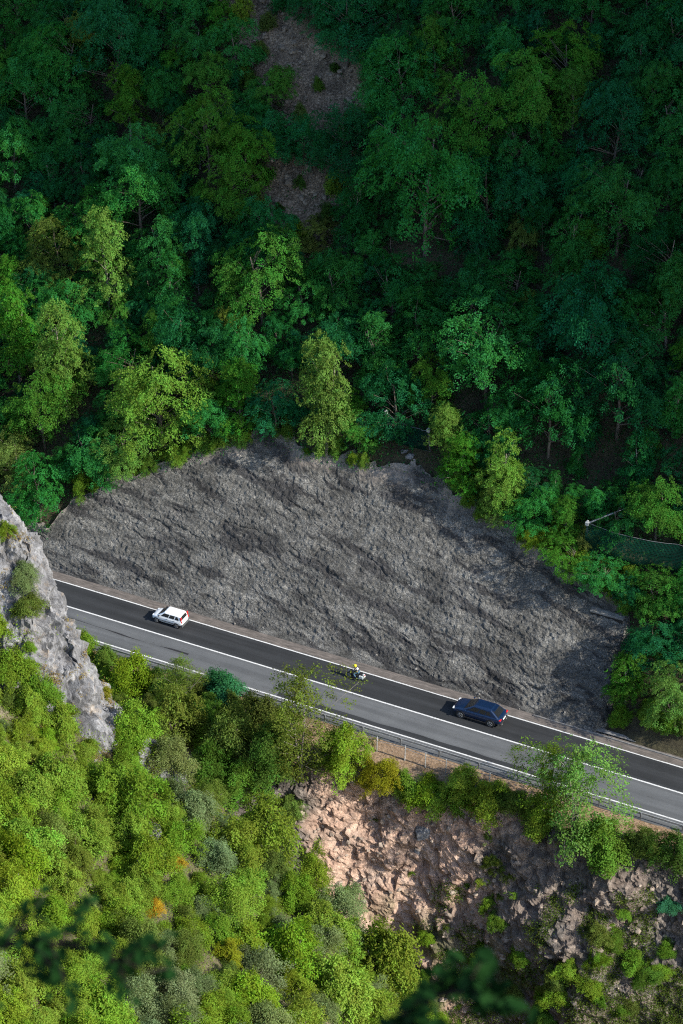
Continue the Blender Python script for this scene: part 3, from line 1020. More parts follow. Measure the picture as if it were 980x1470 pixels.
# bushes that have taken root in the scree
for px, py, s in [(345, 20, 1.0), (372, 70, .8), (398, 118, .9), (530, 75, 1.0), (545, 140, 1.2), (500, 178, .9), (430, 165, .8), (375, 250, .9), (372, 300, 1.0), (480, 260, 1.0), (470, 310, .9), (425, 345, 1.1), (455, 120, .5), (480, 95, .45), (400, 300, .4), (430, 262, .45), (385, 30, .7), (350, 110, 1.1)]:
    h = hit(px, py, 1.0 * s, T_HILL)
    if h is None: continue
    plant('bush', *(h[0] - [0, 0, .2]), s * 1.1, str(RNG.choice(['mid green', 'fresh green', 'dark green', 'olive green'])), 'scree_bush', None, 'bush', sz=1.1)

# bushes hanging over the rim of the rock face
rb = 0
for px in np.concatenate([np.arange(120, 900, 21), np.arange(640, 990, 13)]):
    px = px + RNG.uniform(-9, 9)
    u_ = np.interp(px, [100, 200, 300, 390, 440, 520, 600, 680, 760, 830, 880], [-37.2, -30.5, -23.7, -17.5, -13.1, -7, -1.1, 5.6, 12.1, 17.9, 21.6])
    if px > 880: u_ = 21.6 + (px - 880) * .075
    v_ = float(np.interp(u_, TU, TV)) + RNG.uniform(.2, 3.0 if px > 640 else 1.5)
    if 540 < px < 628 or 160 < px < 175: continue
    g = down(u_, v_, T_FAR)[0]
    s = float(RNG.uniform(.5, .95))
    lit_ = px < 470
    plant('bush', u_, v_, g[2] - .25, s, str(RNG.choice(['fresh green', 'mid green', 'pale green', 'teal green'], p=[.4, .35, .15, .1] if lit_ else [.25, .6, .05, .1])), 'rim_bush', None, 'bush', sz=float(RNG.uniform(.8, 1.4)))
    rb += 1

# ------------------------------------------------------------------ verge trees and shrubs
# (px, py of the crown middle, kind, scale, stretch, colour, label, tree?)
VERGE = [
    (192, 965, 'bush', 1.55, 1.25, 'yellow green', 'bright yellow green bush beside the guard rail right of the crag', 0),
    (106, 880, 'bush', 1.0, 1.5, 'golden', 'golden yellow bush at the edge of the crag over the road', 0),
    (126, 918, 'bush', 1.0, 1.2, 'yellow green', 'lime green bush hanging off the crag onto the grey lane', 0),
    (95, 815, 'bush', .6, 1.2, 'yellow green', 'small yellow green bush at the right lip of the crag', 0),
    (150, 940, 'bush', .9, 1.0, 'pale green', 'pale scrub bush between the crag and the rail', 0),
    (258, 975, 'slender', .82, .8, 'olive green', 'olive tree leaning over the rail right of the bright bush', 1),
    (250, 1030, 'bush', 1.7, 1.3, 'olive green', 'large olive bush below the bright bush by the rail', 0),
    (330, 980, 'bush', 1.5, .8, 'teal green', 'teal green bush reaching over the rail onto the grey lane', 0),
    (400, 990, 'bush', 1.25, .8, 'teal green', 'small teal bush over the rail left of the tall slender tree', 0),
    (330, 1050, 'bush', 1.6, 1.3, 'olive green', 'dense olive bush under the teal bush', 0),
    (432, 1035, 'slender', 1.45, 1.05, 'olive green', 'tall slender tree with thin stems reaching the white middle line', 1),
    (385, 1085, 'bush', 1.5, 1.2, 'dark green', 'dark green bush at the foot of the tall slender tree', 0),
    (300, 1105, 'bush', 1.6, 1.3, 'dark green', 'dark shrub behind the crest of the near hillside', 0),
    (495, 1085, 'bush', 1.35, 1.3, 'bright green', 'bright green bush between the slender tree and the yellow bush', 0),
    (553, 1110, 'finebush', 1.25, 1.0, 'golden', 'yellow turning bush below the wire fence', 0),
    (612, 1136, 'bush', 1.25, .8, 'yellow green', 'round lime bush at the lip of the earth cliff', 0),
    (662, 1122, 'bush', 1.05, .8, 'bright green', 'light bush under the wire fence posts', 0),
    (695, 1148, 'bush', 1.4, .7, 'bright green', 'spreading bright bush hanging over the cliff lip', 0),
    (640, 1150, 'bush', 1.1, .7, 'fresh green', 'low green bush between the round lime bush and the spreading bright bush', 0),
    (582, 1128, 'bush', .9, .9, 'fresh green', 'small green bush just right of the yellow turning bush', 0),
    (738, 1150, 'bush', 1.1, .8, 'olive green', 'olive bush right of the spreading bright bush on the cliff lip', 0),
    (828, 1140, 'slender', 1.5, 1.0, 'pale green', 'large loose tree with pale stems covering the right stretch of guard rail', 1),
    (790, 1120, 'slender', 1.1, .9, 'fresh green', 'leafy left companion of the large loose tree by the rail', 1),
    (862, 1205, 'bush', 1.6, 1.1, 'mid green', 'green bush at the foot of the large loose tree', 0),
    (770, 1165, 'bush', 1.2, 1.0, 'fresh green', 'green bush left of the large loose tree trunk', 0),
    (965, 1150, 'slender', .75, .9, 'olive green', 'thin reddish tipped tree over the rail at the right edge', 1),
    (965, 1225, 'bush', 1.2, 1.1, 'dark green', 'dark bush on the cliff lip at the right edge', 0),
    (925, 1205, 'bush', 1.0, .9, 'olive green', 'dry olive bush on the verge near the right edge', 0),
    (960, 1290, 'bush', .8, .6, 'teal green', 'teal green bush on the cliff at the right edge', 0),
]
for px, py, kind, s, sz, colr, lab, tree in VERGE:
    s *= 1.55 if kind == 'slender' else 1.25
    H = PROTO[kind][0][3] * s * sz
    h = hit(px, py, H * .55, T_VERGE)
    if h is None: print('verge miss', px, py); continue
    x, y, z = h[0]
    y0 = min(y, -6.3)
    g = down(x, y0, T_VERGE)[0] if y0 != y else h[0]
    plant(kind, x, y0, g[2] - .1, s, colr, 'roadside_tree' if tree else 'roadside_bush', lab, 'tree' if tree else 'bush', sz=sz, fixed=True)

vplaced = [(r['o'].location.x, r['o'].location.y, 1.0) for r in RECS if r['name'].startswith('roadside')]
cnt = 0
for k in range(1500):
    x, y = RNG.uniform(-48, 4), RNG.uniform(-16, -6.4)
    s = float(RNG.uniform(.8, 1.9))
    g = down(x, y, T_VERGE)
    if g is None: continue
    sz = float(RNG.uniform(.85, 1.3))
    px, py = proj(g[0] + [0, 0, 2.1 * s * sz])
    if px > 430 or py < 925 + (px - 150) * .295 - 8: continue
    r = 1.6 * s * .8
    if any((x - a_) ** 2 + (y - b_) ** 2 < (r + c_) ** 2 * .34 for a_, b_, c_ in vplaced): continue
    plant('bush' if RNG.uniform() < .7 else 'finebush', x, y, g[0][2] - .2, s, str(RNG.choice(['olive green', 'fresh green', 'pale green', 'mid green', 'yellow green'], p=[.16, .34, .22, .10, .18])), 'roadside_bush', None, 'bush', sz=sz)
    vplaced.append((x, y, r)); cnt += 1
    if cnt >= 60: break
print('verge bushes', cnt)

# bushes reaching down to the kerb beyond the right end of the rock face
for px, py, s, colr, lab in [(888, 1036, .9, 'mid green', 'green bush between the rock face end and the concrete kerb'), (918, 1052, .8, 'fresh green', 'small fresh green bush touching the concrete kerb'), (950, 1062, .8, 'mid green', 'low green bush behind the kerb near the right edge'),
                             (935, 1028, 1.2, 'fresh green', 'larger bush under the lighter tree over the kerb'), (975, 1068, 1.0, 'olive green', 'olive bush behind the kerb at the right edge'), (968, 1035, 1.2, 'mid green', 'broad green bush below the lighter tree at the right edge')]:
    h = hit(px, py, .9 * s, T_HILL)
    if h is None: continue
    plant('bush', h[0][0], max(h[0][1], 6.6), down(h[0][0], max(h[0][1], 6.6), T_HILL)[0][2] - .2, s, colr, 'roadside_bush', lab, 'bush', sz=.9, fixed=True)

# plants on the cliff
CL = [(540, 1175, .5, 'bright green'), (690, 1265, .55, 'bright green'), (705, 1300, .7, 'bright green'), (672, 1268, .4, 'yellow green'), (735, 1255, .6, 'olive green'), (700, 1200, .55, 'olive green'), (715, 1330, .8, 'mid green'),
      (745, 1370, .8, 'mid green'), (895, 1310, .8, 'mid green'), (880, 1350, .9, 'mid green'), (860, 1380, 1.0, 'fresh green'), (815, 1395, 1.0, 'fresh green'), (800, 1430, 1.1, 'fresh green'),
      (850, 1430, 1.0, 'mid green'), (690, 1380, .9, 'yellow green'), (660, 1345, .6, 'olive green'), (640, 1330, .5, 'olive green'), (740, 1430, .9, 'olive green'), (780, 1460, 1.0, 'mid green'), (930, 1400, 1.0, 'mid green'),
      (955, 1370, .9, 'mid green'), (500, 1275, .5, 'fresh green'), (610, 1345, .7, 'yellow green'), (700, 1440, 1.0, 'olive green'), (900, 1450, 1.0, 'olive green'), (735, 1285, .5, 'yellow green'), (590, 1250, .35, 'fresh green')]
CL += [(float(RNG.uniform(600, 985)), float(RNG.uniform(1330, 1475)), float(RNG.uniform(.5, 1.1)), str(RNG.choice(['fresh green', 'olive green', 'yellow green', 'mid green']))) for _ in range(16)]
CL += [(float(RNG.uniform(700, 730)), float(RNG.uniform(1190, 1330)), float(RNG.uniform(.4, .7)), 'olive green') for _ in range(7)]
for px, py, s, colr in CL:
    h = hit(px, py, .2, T_VERGE)
    if h is None: continue
    x, y, z = h[0]
    e = plant('bush' if s > .65 else 'sprig', x, y, z - .12, s * (1.0 if s > .65 else 1.6), colr, 'cliff_shrub', None, 'shrub', sz=float(RNG.uniform(.45, .9)), lean=(rad(35), 0))

# ------------------------------------------------------------------ near hillside scrub
NEARKEY = [
    (35, 822, 'finebush', .95, 1.0, 'grey green', 'grey green bush in the hollow of the limestone crag'),
    (38, 868, 'bush', .95, .8, 'olive green', 'low olive bush below the grey bush on the crag'),
    (8, 760, 'bush', .5, 1.0, 'yellow green', 'lime bush at the top left of the limestone crag'),
    (15, 950, 'bush', 1.3, 1.0, 'bright green', 'bright bush at the left edge beneath the crag hollow'),
    (55, 985, 'bush', 1.2, .9, 'mid green', 'green bush on the ledge halfway down the crag'),
    (150, 990, 'finebush', .5, .8, 'golden', 'tawny tuft growing on the right rib of the crag'),
    (210, 1130, 'finebush', .62, 1.5, 'rusty brown', 'dried up rusty brown bush on the hillside crest'),
    (248, 1235, 'bush', .72, .8, 'orange', 'small orange leaved bush right of the bare ribs'),
    (222, 1300, 'bush', .75, 1.1, 'orange', 'orange and green bush below the small orange bush'),
    (330, 1370, 'bush', 1.0, 1.0, 'golden', 'yellow leaved bush low on the near hillside'),
    (240, 1085, 'finebush', 1.5, 1.0, 'grey green', 'soft grey green bush beside the lower crag'),
    (300, 1145, 'finebush', 1.1, .9, 'olive green', 'olive bush in front of the small white rock'),
    (545, 1370, 'bush', 2.3, 1.25, 'bright green', 'large bright green bush at the lower end of the near hillside'),
    (480, 1420, 'bush', 1.9, 1.2, 'bright green', 'bright bush left of the largest bush at the bottom'),
    (80, 1110, 'bush', 1.7, 1.1, 'bright green', 'broad bright bush under the foot of the crag'),
    (150, 1135, 'bush', 1.5, 1.0, 'fresh green', 'green bush right of the broad bright bush under the crag'),
]
nplaced = []
for px, py, kind, s, sz, colr, lab in NEARKEY:
    if colr in ('orange', 'golden', 'rusty brown'): s *= .92
    H = PROTO[kind][0][3] * s * sz
    h = hit(px, py, H * .5, T_NEAR)
    if h is None: print('near miss', px, py); continue
    x, y, z = h[0]
    plant(kind, x, y, z - .2, s, colr, 'hillside_bush', lab, 'bush', sz=sz, fixed=True)
    nplaced.append((x, y, 1.5 * s * .8))
BARE = [[(0, 690), (75, 740), (80, 840), (120, 930), (190, 1070), (150, 1075), (100, 1040), (60, 960), (40, 910), (0, 910)], [(205, 1150), (226, 1155), (230, 1215), (212, 1220)], [(290, 1095), (335, 1105), (338, 1145), (300, 1145)], [(380, 1195), (430, 1210), (435, 1240), (395, 1230)]]
cnt = 0
for k in range(6000):
    px, py = RNG.uniform(-50, 700), RNG.uniform(880, 1560)
    s = float(np.clip(RNG.normal(1.4, .4), .6, 2.3))
    h = hit(px, py, s * .9, T_NEAR)
    if h is None: continue
    x, y, z = h[0]
    if any(in_poly(px, py, b) or in_poly(px, py + 12 * s, b) for b in BARE): continue
    if any(abs(px - ax) < 24 and -12 < py - ay < 34 for ax, ay in ((210, 1130), (248, 1235), (222, 1300), (330, 1370), (316, 1118), (216, 1195))): continue
    a = (x - C[0]) * RG[0] + (y - C[1]) * RG[1]; b = (x - C[0]) * FG[0] + (y - C[1]) * FG[1]
    if b > bcrest(a) - .3 or b < 60: continue
    if px < 190 and py < 1075:
        s *= .60
    r = 1.5 * s * .8
    if any((x - a_) ** 2 + (y - b_) ** 2 < (r + c_) ** 2 * .36 for a_, b_, c_ in nplaced): continue
    right = px > 230 + (py - 1100) * -.2
    if right:
        w = [.28, .25, .12, .03, .20, .12]
    else:
        w = [.50, .27, .12, .03, .05, .03]
    colr = str(RNG.choice(['bright green', 'fresh green', 'yellow green', 'mid green', 'grey green', 'olive green'], p=w))
    kind = 'finebush' if (colr in ('grey green', 'olive green') or (right and RNG.uniform() < .3)) else 'bush'
    plant(kind, x, y, z - .2, s, colr, 'hillside_bush', None, 'bush', sz=float(RNG.uniform(.8, 1.25)))
    nplaced.append((x, y, r))
    cnt += 1
    if cnt >= 262: break
print('near bushes', cnt)


# ------------------------------------------------------------------ ground cover
def cover(name, pts, nrm, ln, colour, label, spread=.25, per=6, up=.12, kind='stuff', cat='undergrowth', seed=1, wd=.55, upr=.0):
    rng = np.random.default_rng(seed)
    idx = np.repeat(np.arange(len(pts)), per)
    m = len(idx)
    p = pts[idx] + rng.normal(0, spread, (m, 3)) * [1, 1, .4]
    p[:, 2] += np.abs(rng.normal(0, up, m))
    nn_ = unit(nrm[idx] * .8 + rng.normal(0, .5, (m, 3)))
    ax = unit(rng.normal(0, 1, (m, 3)) + np.array([0, 0, upr]))
    l_ = ln * rng.uniform(.6, 1.4, m)
    V, F = leaf_quads(p, nn_, ax, l_, l_ * wd)
    o = obj(name, raw_mesh(name, V, F, M['leaf'], False, {'tint': ('FACE', rng.uniform(0, 1, m))}))
    o.color = (*colour, 1)
    tag(o, label, cat, kind=kind)
    return o


def scatter(tree, n, boxr, test=None, seed=2):
    rng = np.random.default_rng(seed)
    P_, N_ = [], []
    for x, y in rng.uniform(boxr[0], boxr[1], (n, 2)):
        g = down(x, y, tree)
        if g is None or (test and not test(*g)): continue
        P_.append(g[0]); N_.append(g[1] if g[1][2] > 0 else -g[1])
    return np.array(P_), np.array(N_)


def scatter_px(tree, n, boxr, test=None, seed=2):
    rng = np.random.default_rng(seed)
    P_, N_ = [], []
    for px, py in rng.uniform(boxr[0], boxr[1], (n, 2)):
        g = hit(px, py, 0, tree)
        if g is None or (test and not test(px, py, *g)): continue
        P_.append(g[0]); N_.append(g[1] if g[1][2] > 0 else -g[1])
    return np.array(P_), np.array(N_)


def fl_test(p, n_):
    if p[1] < np.interp(p[0], TU, TV) + .4: return False
    px, py = proj(p)
    gx = np.interp(py, [q[1] for q in GULLY], [q[0] for q in GULLY]); gwd = np.interp(py, [-40, 20, 110, 190, 290, 350, 380], [45, 45, 95, 45, 60, 45, 0])
    return not (abs(px - gx) < gwd and py < 380 and RNG.uniform() < .97)


P_, N_ = scatter(T_HILL, 40000, ([-98, 6], [66, 82]), fl_test, 4)
cover('forest_undergrowth', P_, N_, .24, (.018, .085, .022), 'low dark green undergrowth beneath the trees of the mountainside', .75, 8, .8, seed=6)


def rim_test(p, n_):
    vt_ = np.interp(p[0], TU, TV)
    qx_, qy_ = proj(p)
    return vt_ - .2 < p[1] < vt_ + 6 and p[0] < 34 and not (545 < qx_ < 620 and qy_ > 585)


P_, N_ = scatter(T_FAR, 7000, ([-44, 6], [36, 25]), rim_test, 44)
cover('rim_undergrowth', P_, N_, .15, (.030, .125, .022), 'dense low green growth along the rim of the rock face', .35, 9, .5, seed=46)


def nb_test(px, py, p, n_):
    return not in_poly(px, py, BARE[0]) or RNG.uniform() < .02


P_, N_ = scatter_px(T_NEAR, 11000, ([-40, 880], [690, 1540]), nb_test, 8)
cover('hillside_undergrowth', P_, N_, .13, (.15, .215, .022), 'low mixed green scrub covering the near hillside between the bushes', .35, 11, .45, seed=9)
P_, N_ = scatter_px(T_NEAR, 2600, ([-10, 700], [250, 1110]), lambda px, py, p, n_: abs(n_[2]) > .2 and noise(p[0] / 1.2, p[1] / 1.2, p[2] / 1.2, 66) > .32, 14)
cover('dry_tufts', P_, N_, .22, (.27, .20, .075), 'dry tawny grass tufts on the limestone crag', .17, 14, .14, seed=15, wd=.22, upr=1.2, cat='grass')
P_, N_ = scatter_px(T_NEAR, 5000, ([180, 1080], [460, 1270]), lambda px, py, p, n_: any(in_poly(px, py, b) for b in BARE[1:]), 57)
cover('dry_grass', P_, N_, .20, (.30, .215, .10), 'dry pinkish brown grass in the bare spots of the near hillside', .2, 9, .12, seed=58, wd=.2, upr=1.0, cat='grass')
P_, N_ = scatter_px(T_VERGE, 2600, ([90, 900], [1000, 1260]), lambda px, py, p, n_: p[1] > -8.2 + e_(p[0]) * .3 and p[1] < -5.1 and noise(p[0] / .9, p[1] / .9, 0, 67) > -.1, 17)
cover('verge_grass', P_, N_, .20, (.24, .17, .06), 'dry brown and yellowish grass on the verge below the rail', .15, 7, .08, seed=18, wd=.2, upr=1.0, cat='grass')
P_, N_ = scatter_px(T_VERGE, 13000, ([560, 1270], [1000, 1490]), lambda px, py, p, n_: fbm(p[0] / 2.2, p[2] / 2.2, 0, 68, 3) > (-.16 if py > 1390 else .12 if px > 640 else .35), 20)
cover('cliff_creeper', P_, N_, .14, (.075, .11, .018), 'green creeper trailing over the lower earth cliff', .25, 9, .22, seed=21, cat='creeper')
P_, N_ = scatter(T_VERGE, 2500, ([-40, -9.5], [6, -5.2]), None, 24)
cover('verge_undergrowth', P_, N_, .15, (.10, .14, .02), 'low scrub under the bushes along the rail', .3, 7, .2, seed=25)


def rubble(name, tree, n, boxr, test, r0, r1, mat, label, seed, cat='rubble'):
    rng = np.random.default_rng(seed)
    t_ = (1 + 5 ** .5) / 2
    ico = unit(np.array([(-1, t_, 0), (1, t_, 0), (-1, -t_, 0), (1, -t_, 0), (0, -1, t_), (0, 1, t_), (0, -1, -t_), (0, 1, -t_), (t_, 0, -1), (t_, 0, 1), (-t_, 0, -1), (-t_, 0, 1)], float))
    fc = np.array([(0, 11, 5), (0, 5, 1), (0, 1, 7), (0, 7, 10), (0, 10, 11), (1, 5, 9), (5, 11, 4), (11, 10, 2), (10, 7, 6), (7, 1, 8), (3, 9, 4), (3, 4, 2), (3, 2, 6), (3, 6, 8), (3, 8, 9), (4, 9, 5), (2, 4, 11), (6, 2, 10), (8, 6, 7), (9, 8, 1)])
    P_, N_ = scatter_px(tree, n, boxr, test, seed)
    V, F = [], []
    for i, p in enumerate(P_):
        r = r0 + (r1 - r0) * rng.uniform() ** 4
        a = rng.uniform(0, 6.28); R_ = np.array([[math.cos(a), -math.sin(a), 0], [math.sin(a), math.cos(a), 0], [0, 0, 1]])
        v = ico * rng.uniform(.6, 1.25, (12, 1)) * np.array([1.25, .9, .7]) * r
        V.append(v @ R_.T + p + [0, 0, .15 * r]); F.append(fc + 12 * i)
    if not V: return
    o = obj(name, raw_mesh(name, np.concatenate(V), np.concatenate(F), mat))
    tag(o, label, cat, kind='stuff')


def gully_test(px, py, p, n_):
    gx = np.interp(py, [q[1] for q in GULLY], [q[0] for q in GULLY]); gwd = np.interp(py, [-40, 20, 110, 190, 290, 350, 380], [55, 55, 100, 55, 65, 55, 0])
    return abs(px - gx) < gwd


rubble('scree_stones', T_HILL, 1700, ([300, -10], [580, 370]), gully_test, .05, .5, M['lime_dull'], 'loose grey stones lying in the scree gully', 31)
rubble('cliff_rubble', T_VERGE, 1300, ([420, 1120], [985, 1475]), lambda px, py, p, n_: p[1] < -8.5, .04, .38, M['cliff_stone'], 'broken stones sticking out of the earth cliff', 33)
rubble('foot_rubble', T_ALL, 900, ([70, 815], [985, 1095]), lambda px, py, p, n_: 4.3 < p[1] < 5.6, .03, .16, M['slab_stone'], 'small grey stones along the foot of the rock face', 35)
rubble('crag_stones', T_NEAR, 130, ([-10, 690], [260, 1200]), None, .05, .35, M['lime'], 'loose pale stones on the limestone crag', 37)

#PART2
# ================================================================== ROADSIDE STRUCTURES
# guard rail
gr_ = empty('guard_rail', (0, -5.0, 0))
prof = [(0.0, .76), (.035, .745), (.075, .70), (.075, .66), (.02, .61), (.02, .58), (.075, .53), (.075, .49), (.035, .45), (0.0, .44), (-.02, .47), (.0, .50), (.0, .60), (0.0, .70), (-.02, .74)]
mb = MB()
uu = np.arange(-60, 61, 4.0)
V_ = [(u, y - .02, z) for u in uu for y, z in prof]
k_ = len(prof)
F_ = [(i * k_ + j, i * k_ + (j + 1) % k_, (i + 1) * k_ + (j + 1) % k_, (i + 1) * k_ + j) for i in range(len(uu) - 1) for j in range(k_)]
mb.add(V_, F_).build('rail', M['steel'], gr_)
for u in np.arange(-44, 49, 4.0):
    p = MB(); p.box((u, -.13, .33), (.12, .07, .86)); p.box((u, -.06, .60), (.14, .10, .22))
    p.build('post', M['steel_dark'], gr_)
tag(gr_, 'long galvanised steel guard rail on posts along the grey lane', 'guard rail')

# wire fence on the verge
fx = [3.6, 6.3, 9.2, 11.3, 13.4, 15.5, 17.8]
fz = [down(x, -6.75, T_VERGE)[0][2] for x in fx]
fe = empty('wire_fence', (9, -6.75, 0))
for x, z in zip(fx, fz):
    p = MB(); p.tube([(x - 9, 0, z - .3), (x - 9 + .03, .04, z + 1.75)], .05, 6)
    p.build('post', M['steel'], fe)
mb = MB()
for h_, r_ in ((1.42, .03), (1.0, .008), (.6, .008), (.2, .008)):
    mb.tube([(x - 9, .03, z + h_ - (.10 if i % 2 else 0)) for i, (x, z) in enumerate(zip(fx, fz))], r_, 4)
mb.build('wire', M['steel_dark'], fe)
mb = MB()
xs = np.arange(fx[0], fx[-1], .16)
zs = np.interp(xs, fx, fz)
for i in range(len(xs)):
    mb.tube([(xs[i] - 9, .02, zs[i] + .1), (xs[i] - 9 + .02, .03, zs[i] + 1.40)], .004, 3, False)
mb.build('wire_netting', M['steel_dark'], fe)
tag(fe, 'low wire fence on thin grey posts standing on the brown verge', 'fence')

# rusty rail piece near the crag
h = hit(222, 946, 0, T_VERGE)
if h is not None:
    x, y, z = h[0]
    e = empty('rusty_barrier', (x, min(y, -5.9), z))
    for dx in (-.9, .9):
        p = MB(); p.box((dx, 0, .4), (.14, .14, 1.2)); p.build('post', M['rust'], e, bevel=.01)
    for dz in (.45, .85):
        p = MB(); p.box((0, -.09, dz), (2.3, .05, .16)); p.build('board', M['rust'], e, bevel=.01)
    tag(e, 'short brown boarded barrier on the verge beside the bright bush', 'barrier')

# concrete drain head at the right end of the rock face
h = hit(862, 880, 0, T_FAR)
x, y, z = h[0]
cd = empty('concrete_ledge', (x, y, z))
p = MB(); p.box((.7, 1.0, .12), (3.4, 2.6, .22)); p.build('cover_slab', M['concrete'], cd, bevel=.04)
p = MB(); p.box((-1.05, 1.2, -.75), (.3, 2.0, 1.5)); p.build('side_wall', M['concrete'], cd, bevel=.03)
p = MB(); p.box((.7, .75, -.85), (3.2, 1.9, 1.7)); p.build('recess_shade_box', M['black'], cd)  # solid black box standing in for the shade inside the recess
tag(cd, 'long grey concrete ledge set into the right end of the rock face', 'ledge')

# rockfall barriers
def barrier(bases, heights, label, nets=True, cable_up=None, sag=.5, cell=.125, lean=-.8):
    b0 = np.array(bases[0])
    e = empty('rockfall_barrier', b0)
    tops = []
    for b, hgt in zip(bases, heights):
        b = np.array(b)
        t = b + np.array([0, lean, hgt])
        tops.append(t)
        p = MB(); p.tube([b - b0 - [0, 0, .5], t - b0], .10, 8); po = p.build('post', M['steel_dark'], e)
        p = MB(); p.box(t - b0, (.34, .30, .36)); p.box(t - b0 + [0, .1, .22], (.16, .16, .14)); p.build('post_head', M['steel'], po, bevel=.03)
    mb = MB(); cb = MB()
    for i in range(len(bases) - 1):
        A_, B_ = tops[i] - b0, tops[i + 1] - b0
        a_, b_ = np.array(bases[i]) - b0 + [0, lean * .9, .1], np.array(bases[i + 1]) - b0 + [0, lean * .9, .1]
        L = np.linalg.norm(B_ - A_); n1 = max(8, int(L / cell)); n2 = max(6, int(np.linalg.norm(A_ - a_) / cell))
        s = np.linspace(0, 1, n1 + 1); t = np.linspace(0, 1, n2 + 1)
        S_, T_ = np.meshgrid(s, t, indexing='ij')
        top = A_ + (B_ - A_) * S_[..., None]; bot = a_ + (b_ - a_) * S_[..., None]
        top = top - np.array([0, 0, 1]) * (sag * 4 * S_ * (1 - S_))[..., None]
        G = bot + (top - bot) * T_[..., None]
        G = G + np.array([0, -1, -.3]) * (.9 * np.sin(np.pi * T_) * (.5 + .5 * np.sin(np.pi * S_)) + .12 * noise(S_ * 9, T_ * 4, 0, 3))[..., None]
        for q in range(n1 + 1): mb.tube(G[q], .023, 3, False)
        for q in range(n2 + 1): mb.tube(G[:, q], .023, 3, False)
        cb.tube(G[:, -1] + [0, 0, .03], .025, 5)
        cb.tube(G[:, 0], .02, 5)
    mb.build('net', M['net'], e)
    cb.build('border_cable', M['steel_dark'], e)
    if cable_up is not None:
        for k, (src, dst) in enumerate(cable_up):
            p = MB(); p.tube([tops[src] - b0, np.array(dst) - b0], .03, 5); p.build('guy_cable', M['steel_dark'], e)
    tag(e, label, 'rockfall net')
    return e, tops


b1 = hit(847, 748, 3.6, T_HILL)[0]
b2 = hit(1010, 782, 3.6, T_HILL)[0]
anch = hit(960, 705, 3.0, T_HILL)[0]
e, tp = barrier([b1, b2], [3.8, 3.8], 'large dark green rockfall net on a grey post above the right of the rock face', cable_up=[(0, anch + [0, 0, 3.0])], sag=.55)
P1 = tp[0] - np.array(b1)
p = MB(); d_ = (anch + [0, 0, 3.0] - tp[0]); d_ /= np.linalg.norm(d_)
p.tube([P1 + d_ * .2, P1 + d_ * 2.6], .075, 6); p.build('strut', M['steel_dark'], e)
b1 = hit(557, 592, 2.8, T_HILL)[0]
b2 = hit(618, 612, 2.8, T_HILL)[0]
barrier([b1, b2], [3.0, 2.6], 'small dark rockfall net on a slanting grey post at the rim of the rock face', sag=.5, lean=-.5)

# loose blocks under the small net and along the foot of the face
def boulder(px, py, r, mat, label, tree):
    h = hit(px, py, 0, tree)
    if h is None: return
    bm = bmesh.new(); bmesh.ops.create_icosphere(bm, subdivisions=4, radius=1)
    rg = np.random.default_rng(int(px)); pl = unit(rg.normal(0, 1, (14, 3))); pd = rg.uniform(.50, .85, 14)
    for v_ in bm.verts:
        c_ = np.array(v_.co)
        f = 1 + .32 * float(fbm(c_[0] * 1.1 + px, c_[1] * 1.1, c_[2] * 1.1, 5, 3)) + .08 * float(noise(c_[0] * 5, c_[1] * 5 + px, c_[2] * 5, 6))
        q_ = c_ * f
        for a_n, d_n in zip(pl, pd):
            o_ = q_ @ a_n - d_n
            if o_ > 0: q_ = q_ - a_n * o_
        q_ = q_ * (1 + .05 * float(noise(q_[0] * 7, q_[1] * 7, q_[2] * 7, 9)))
        v_.co = Vector(q_ * 1.25)
    m = bpy.data.meshes.new('boulder'); bm.to_mesh(m); bm.free(); m.materials.append(mat)
    o = obj('boulder', m); o.location = h[0]; o.scale = (r * 1.2, r, r * .85); o.rotation_euler = (random.uniform(-.4, .4), random.uniform(-.4, .4), random.uniform(0, 6))
    tag(o, label, 'boulder')


for a_ in [(588, 655, .45, 'lime', 'pale boulder caught under the small rockfall net', T_FAR), (580, 648, .3, 'lime', 'smaller pale stone beside the boulder under the small net', T_FAR),
           (605, 1195, .75, 'lime', 'grey boulder sticking out of the earth cliff under the lime bush', T_VERGE), (600, 1222, .35, 'lime', 'small grey stone right below the boulder in the earth cliff', T_VERGE),
           (316, 1122, 1.2, 'lime', 'pale rock showing through the bushes on the hillside crest', T_NEAR), (216, 1195, .7, 'lime', 'grey rib of rock beneath the rusty brown bush', T_NEAR),
           (20, 1185, .6, 'lime', 'pale rock among bushes near the left edge', T_NEAR), (190, 1215, .5, 'lime', 'low pale stone left of the grey rib of rock', T_NEAR)]:
    boulder(a_[0], a_[1], a_[2], M[a_[3]], a_[4], a_[5])

